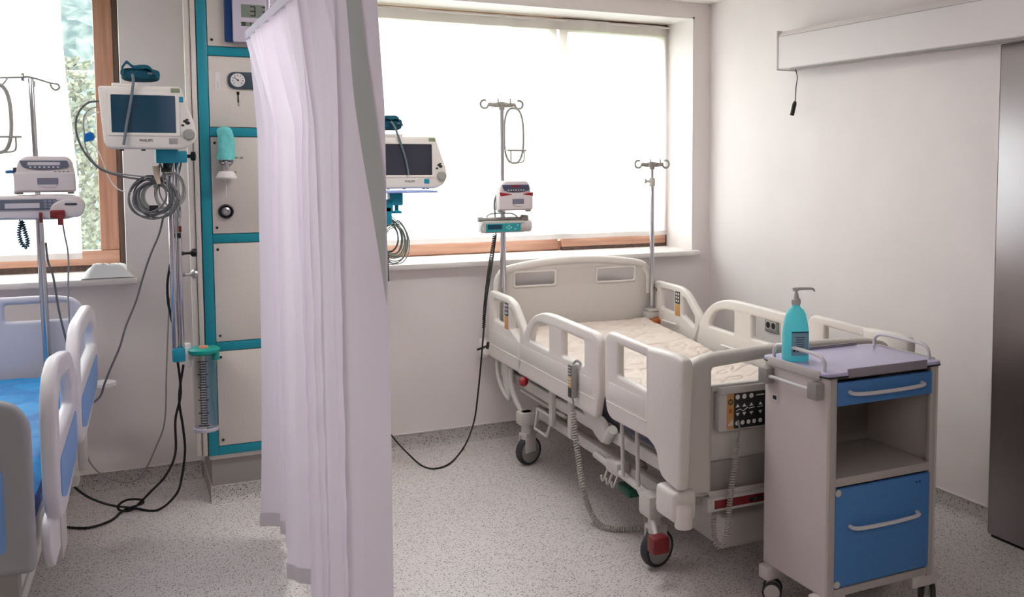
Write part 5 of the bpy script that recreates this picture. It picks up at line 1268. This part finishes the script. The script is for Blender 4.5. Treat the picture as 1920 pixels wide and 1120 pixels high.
cable('dark grey cable slanting from the coiled leads down to the blue bed', hang([(306, 408, -.64), (298, 440, -.62), (282, 478, -.6), (268, 520, -.58), (255, 565, -.56), (236, 612, -.55), (225, 650, -.55), (208, 690, -.56), (196, 720, -.6), (187, 745, -.62)], -.6)+[Vector((-3.47, -.70, .56)), Vector((-3.53, -.74, .50))], .0045, M_cabled)
cable('thin pale grey cable hanging along the wall left of the column', hang([(318, 560, -.55), (316, 600, -.5), (312, 700, -.42), (309, 790, -.35), (292, 840, -.28), (270, 885, -.2), (248, 904, -.16), (220, 903, -.14), (190, 890, -.12), (168, 866, -.10), (160, 838, -.10)], -.3), .0035, M_cable)
cable('short black cable behind the chrome mounting pole', hang([(319, 495, -.56), (314, 530, -.56), (315, 565, -.55), (319, 585, -.55), (323, 605, -.55)], -.55), .0055, M_blackc)
cable('grey cable from the red plugs down behind the blue bed rail', [at(117, 413, Y=-.5), at(121, 440, Y=-.46), at(128, 480, Y=-.42), at(128, 560, Y=-.36), at(132, 640, Y=-.34), at(133, 690, Y=-.34)], .0035, M_cable)
cable('dark grey cable alongside the drip pole of the blue bed', [at(86, 455, Y=-.33), at(90, 490, Y=-.34), at(100, 520, Y=-.35), at(110, 580, Y=-.36), at(122, 630, Y=-.36), at(132, 672, Y=-.36), at(136, 700, Y=-.37)], .0045, M_cabled)
yk_ = yA-.05
bk = thing('pump_power_cord', 'black part-spiral power cord from the pumps to the floor by the window wall', 'cord', at(925, 440, Y=yk_))
MB().tube(coil([at(927, 440, Y=yk_), at(921, 480, Y=yk_), at(914, 530, Y=yk_-.1), at(909, 580, Y=yk_-.22), at(907, 615, Y=yk_-.25)], .0075, .010), .0026, 6).build('spiral', M_blackc, bk, world=True)
MB().tube([at(930, 440, Y=yk_+.01), at(922, 500, Y=yk_-.02), at(911, 570, Y=yk_-.2), at(907, 620, Y=yk_-.25), at(904, 655, Y=yk_-.25), at(901, 690, Y=yk_-.24), at(896, 740, Y=yk_-.2), at(889, 790, Y=yk_-.15), at(872, 835, Z=.02), at(845, 868, Z=.0065), at(815, 879, Z=.006), at(790, 873, Z=.006), at(765, 851, Y=-.25), at(745, 830, Y=-.2), at(725, 805, Y=-.16), at(700, 770, Y=-.12), Vector((-2.22, -.15, .34)), Vector((-2.30, -.2, .42)), Vector((-2.345, -.22, .44))], .0045, 7, smooth=6).build('cord', M_blackc, bk, world=True)
MB().cyl((-2.3595, -.222, .44), (-2.325, -.218, .437), .019, .012, n=14, bev=.003).build('plug', M_black, bk, world=True)
a = at(905, 653, Y=yk_-.25)
MB().cyl(a+Vector((-.03, 0, -.006)), a+Vector((.035, 0, .012)), .006, n=10).cyl(a+Vector((.025, 0, -.006)), a+Vector((.03, 0, .03)), .008, n=10).build('cord_clip', M_black, bk, world=True)
MB().tube([at(932, 362, Y=yA-.1), at(927, 380, Y=yA-.1), at(928, 400, Y=yA-.1), at(930, 440, Y=yA-.04)], .004, 7, smooth=5).build('upper_cord', M_cabled, bk, world=True)
# crumpled cloth on the left sill
cl0, cl1 = -3.485, -3.262
def crump(u, v):
    x = cl0+(cl1-cl0)*u; y = -.055+.14*v
    e = min(1, min(u, 1-u)*6)*min(1, min(v, 1-v)*5)
    h = .030+.020*noise.noise((u*4, v*3, 2))+.014*math.sin(PI*u)+.016*(1-abs(noise.noise((u*6+v*2, v*5, 7)))*2)
    return (x, y, 1.0335+max(0, h)*e)
mb = MB().grid(crump, 40, 26)
o = mb.build('folded_cloth', M_cloth, None, recalc=False, angle=80)
tag(o, 'crumpled white cloth lying on the left window sill', 'cloth')
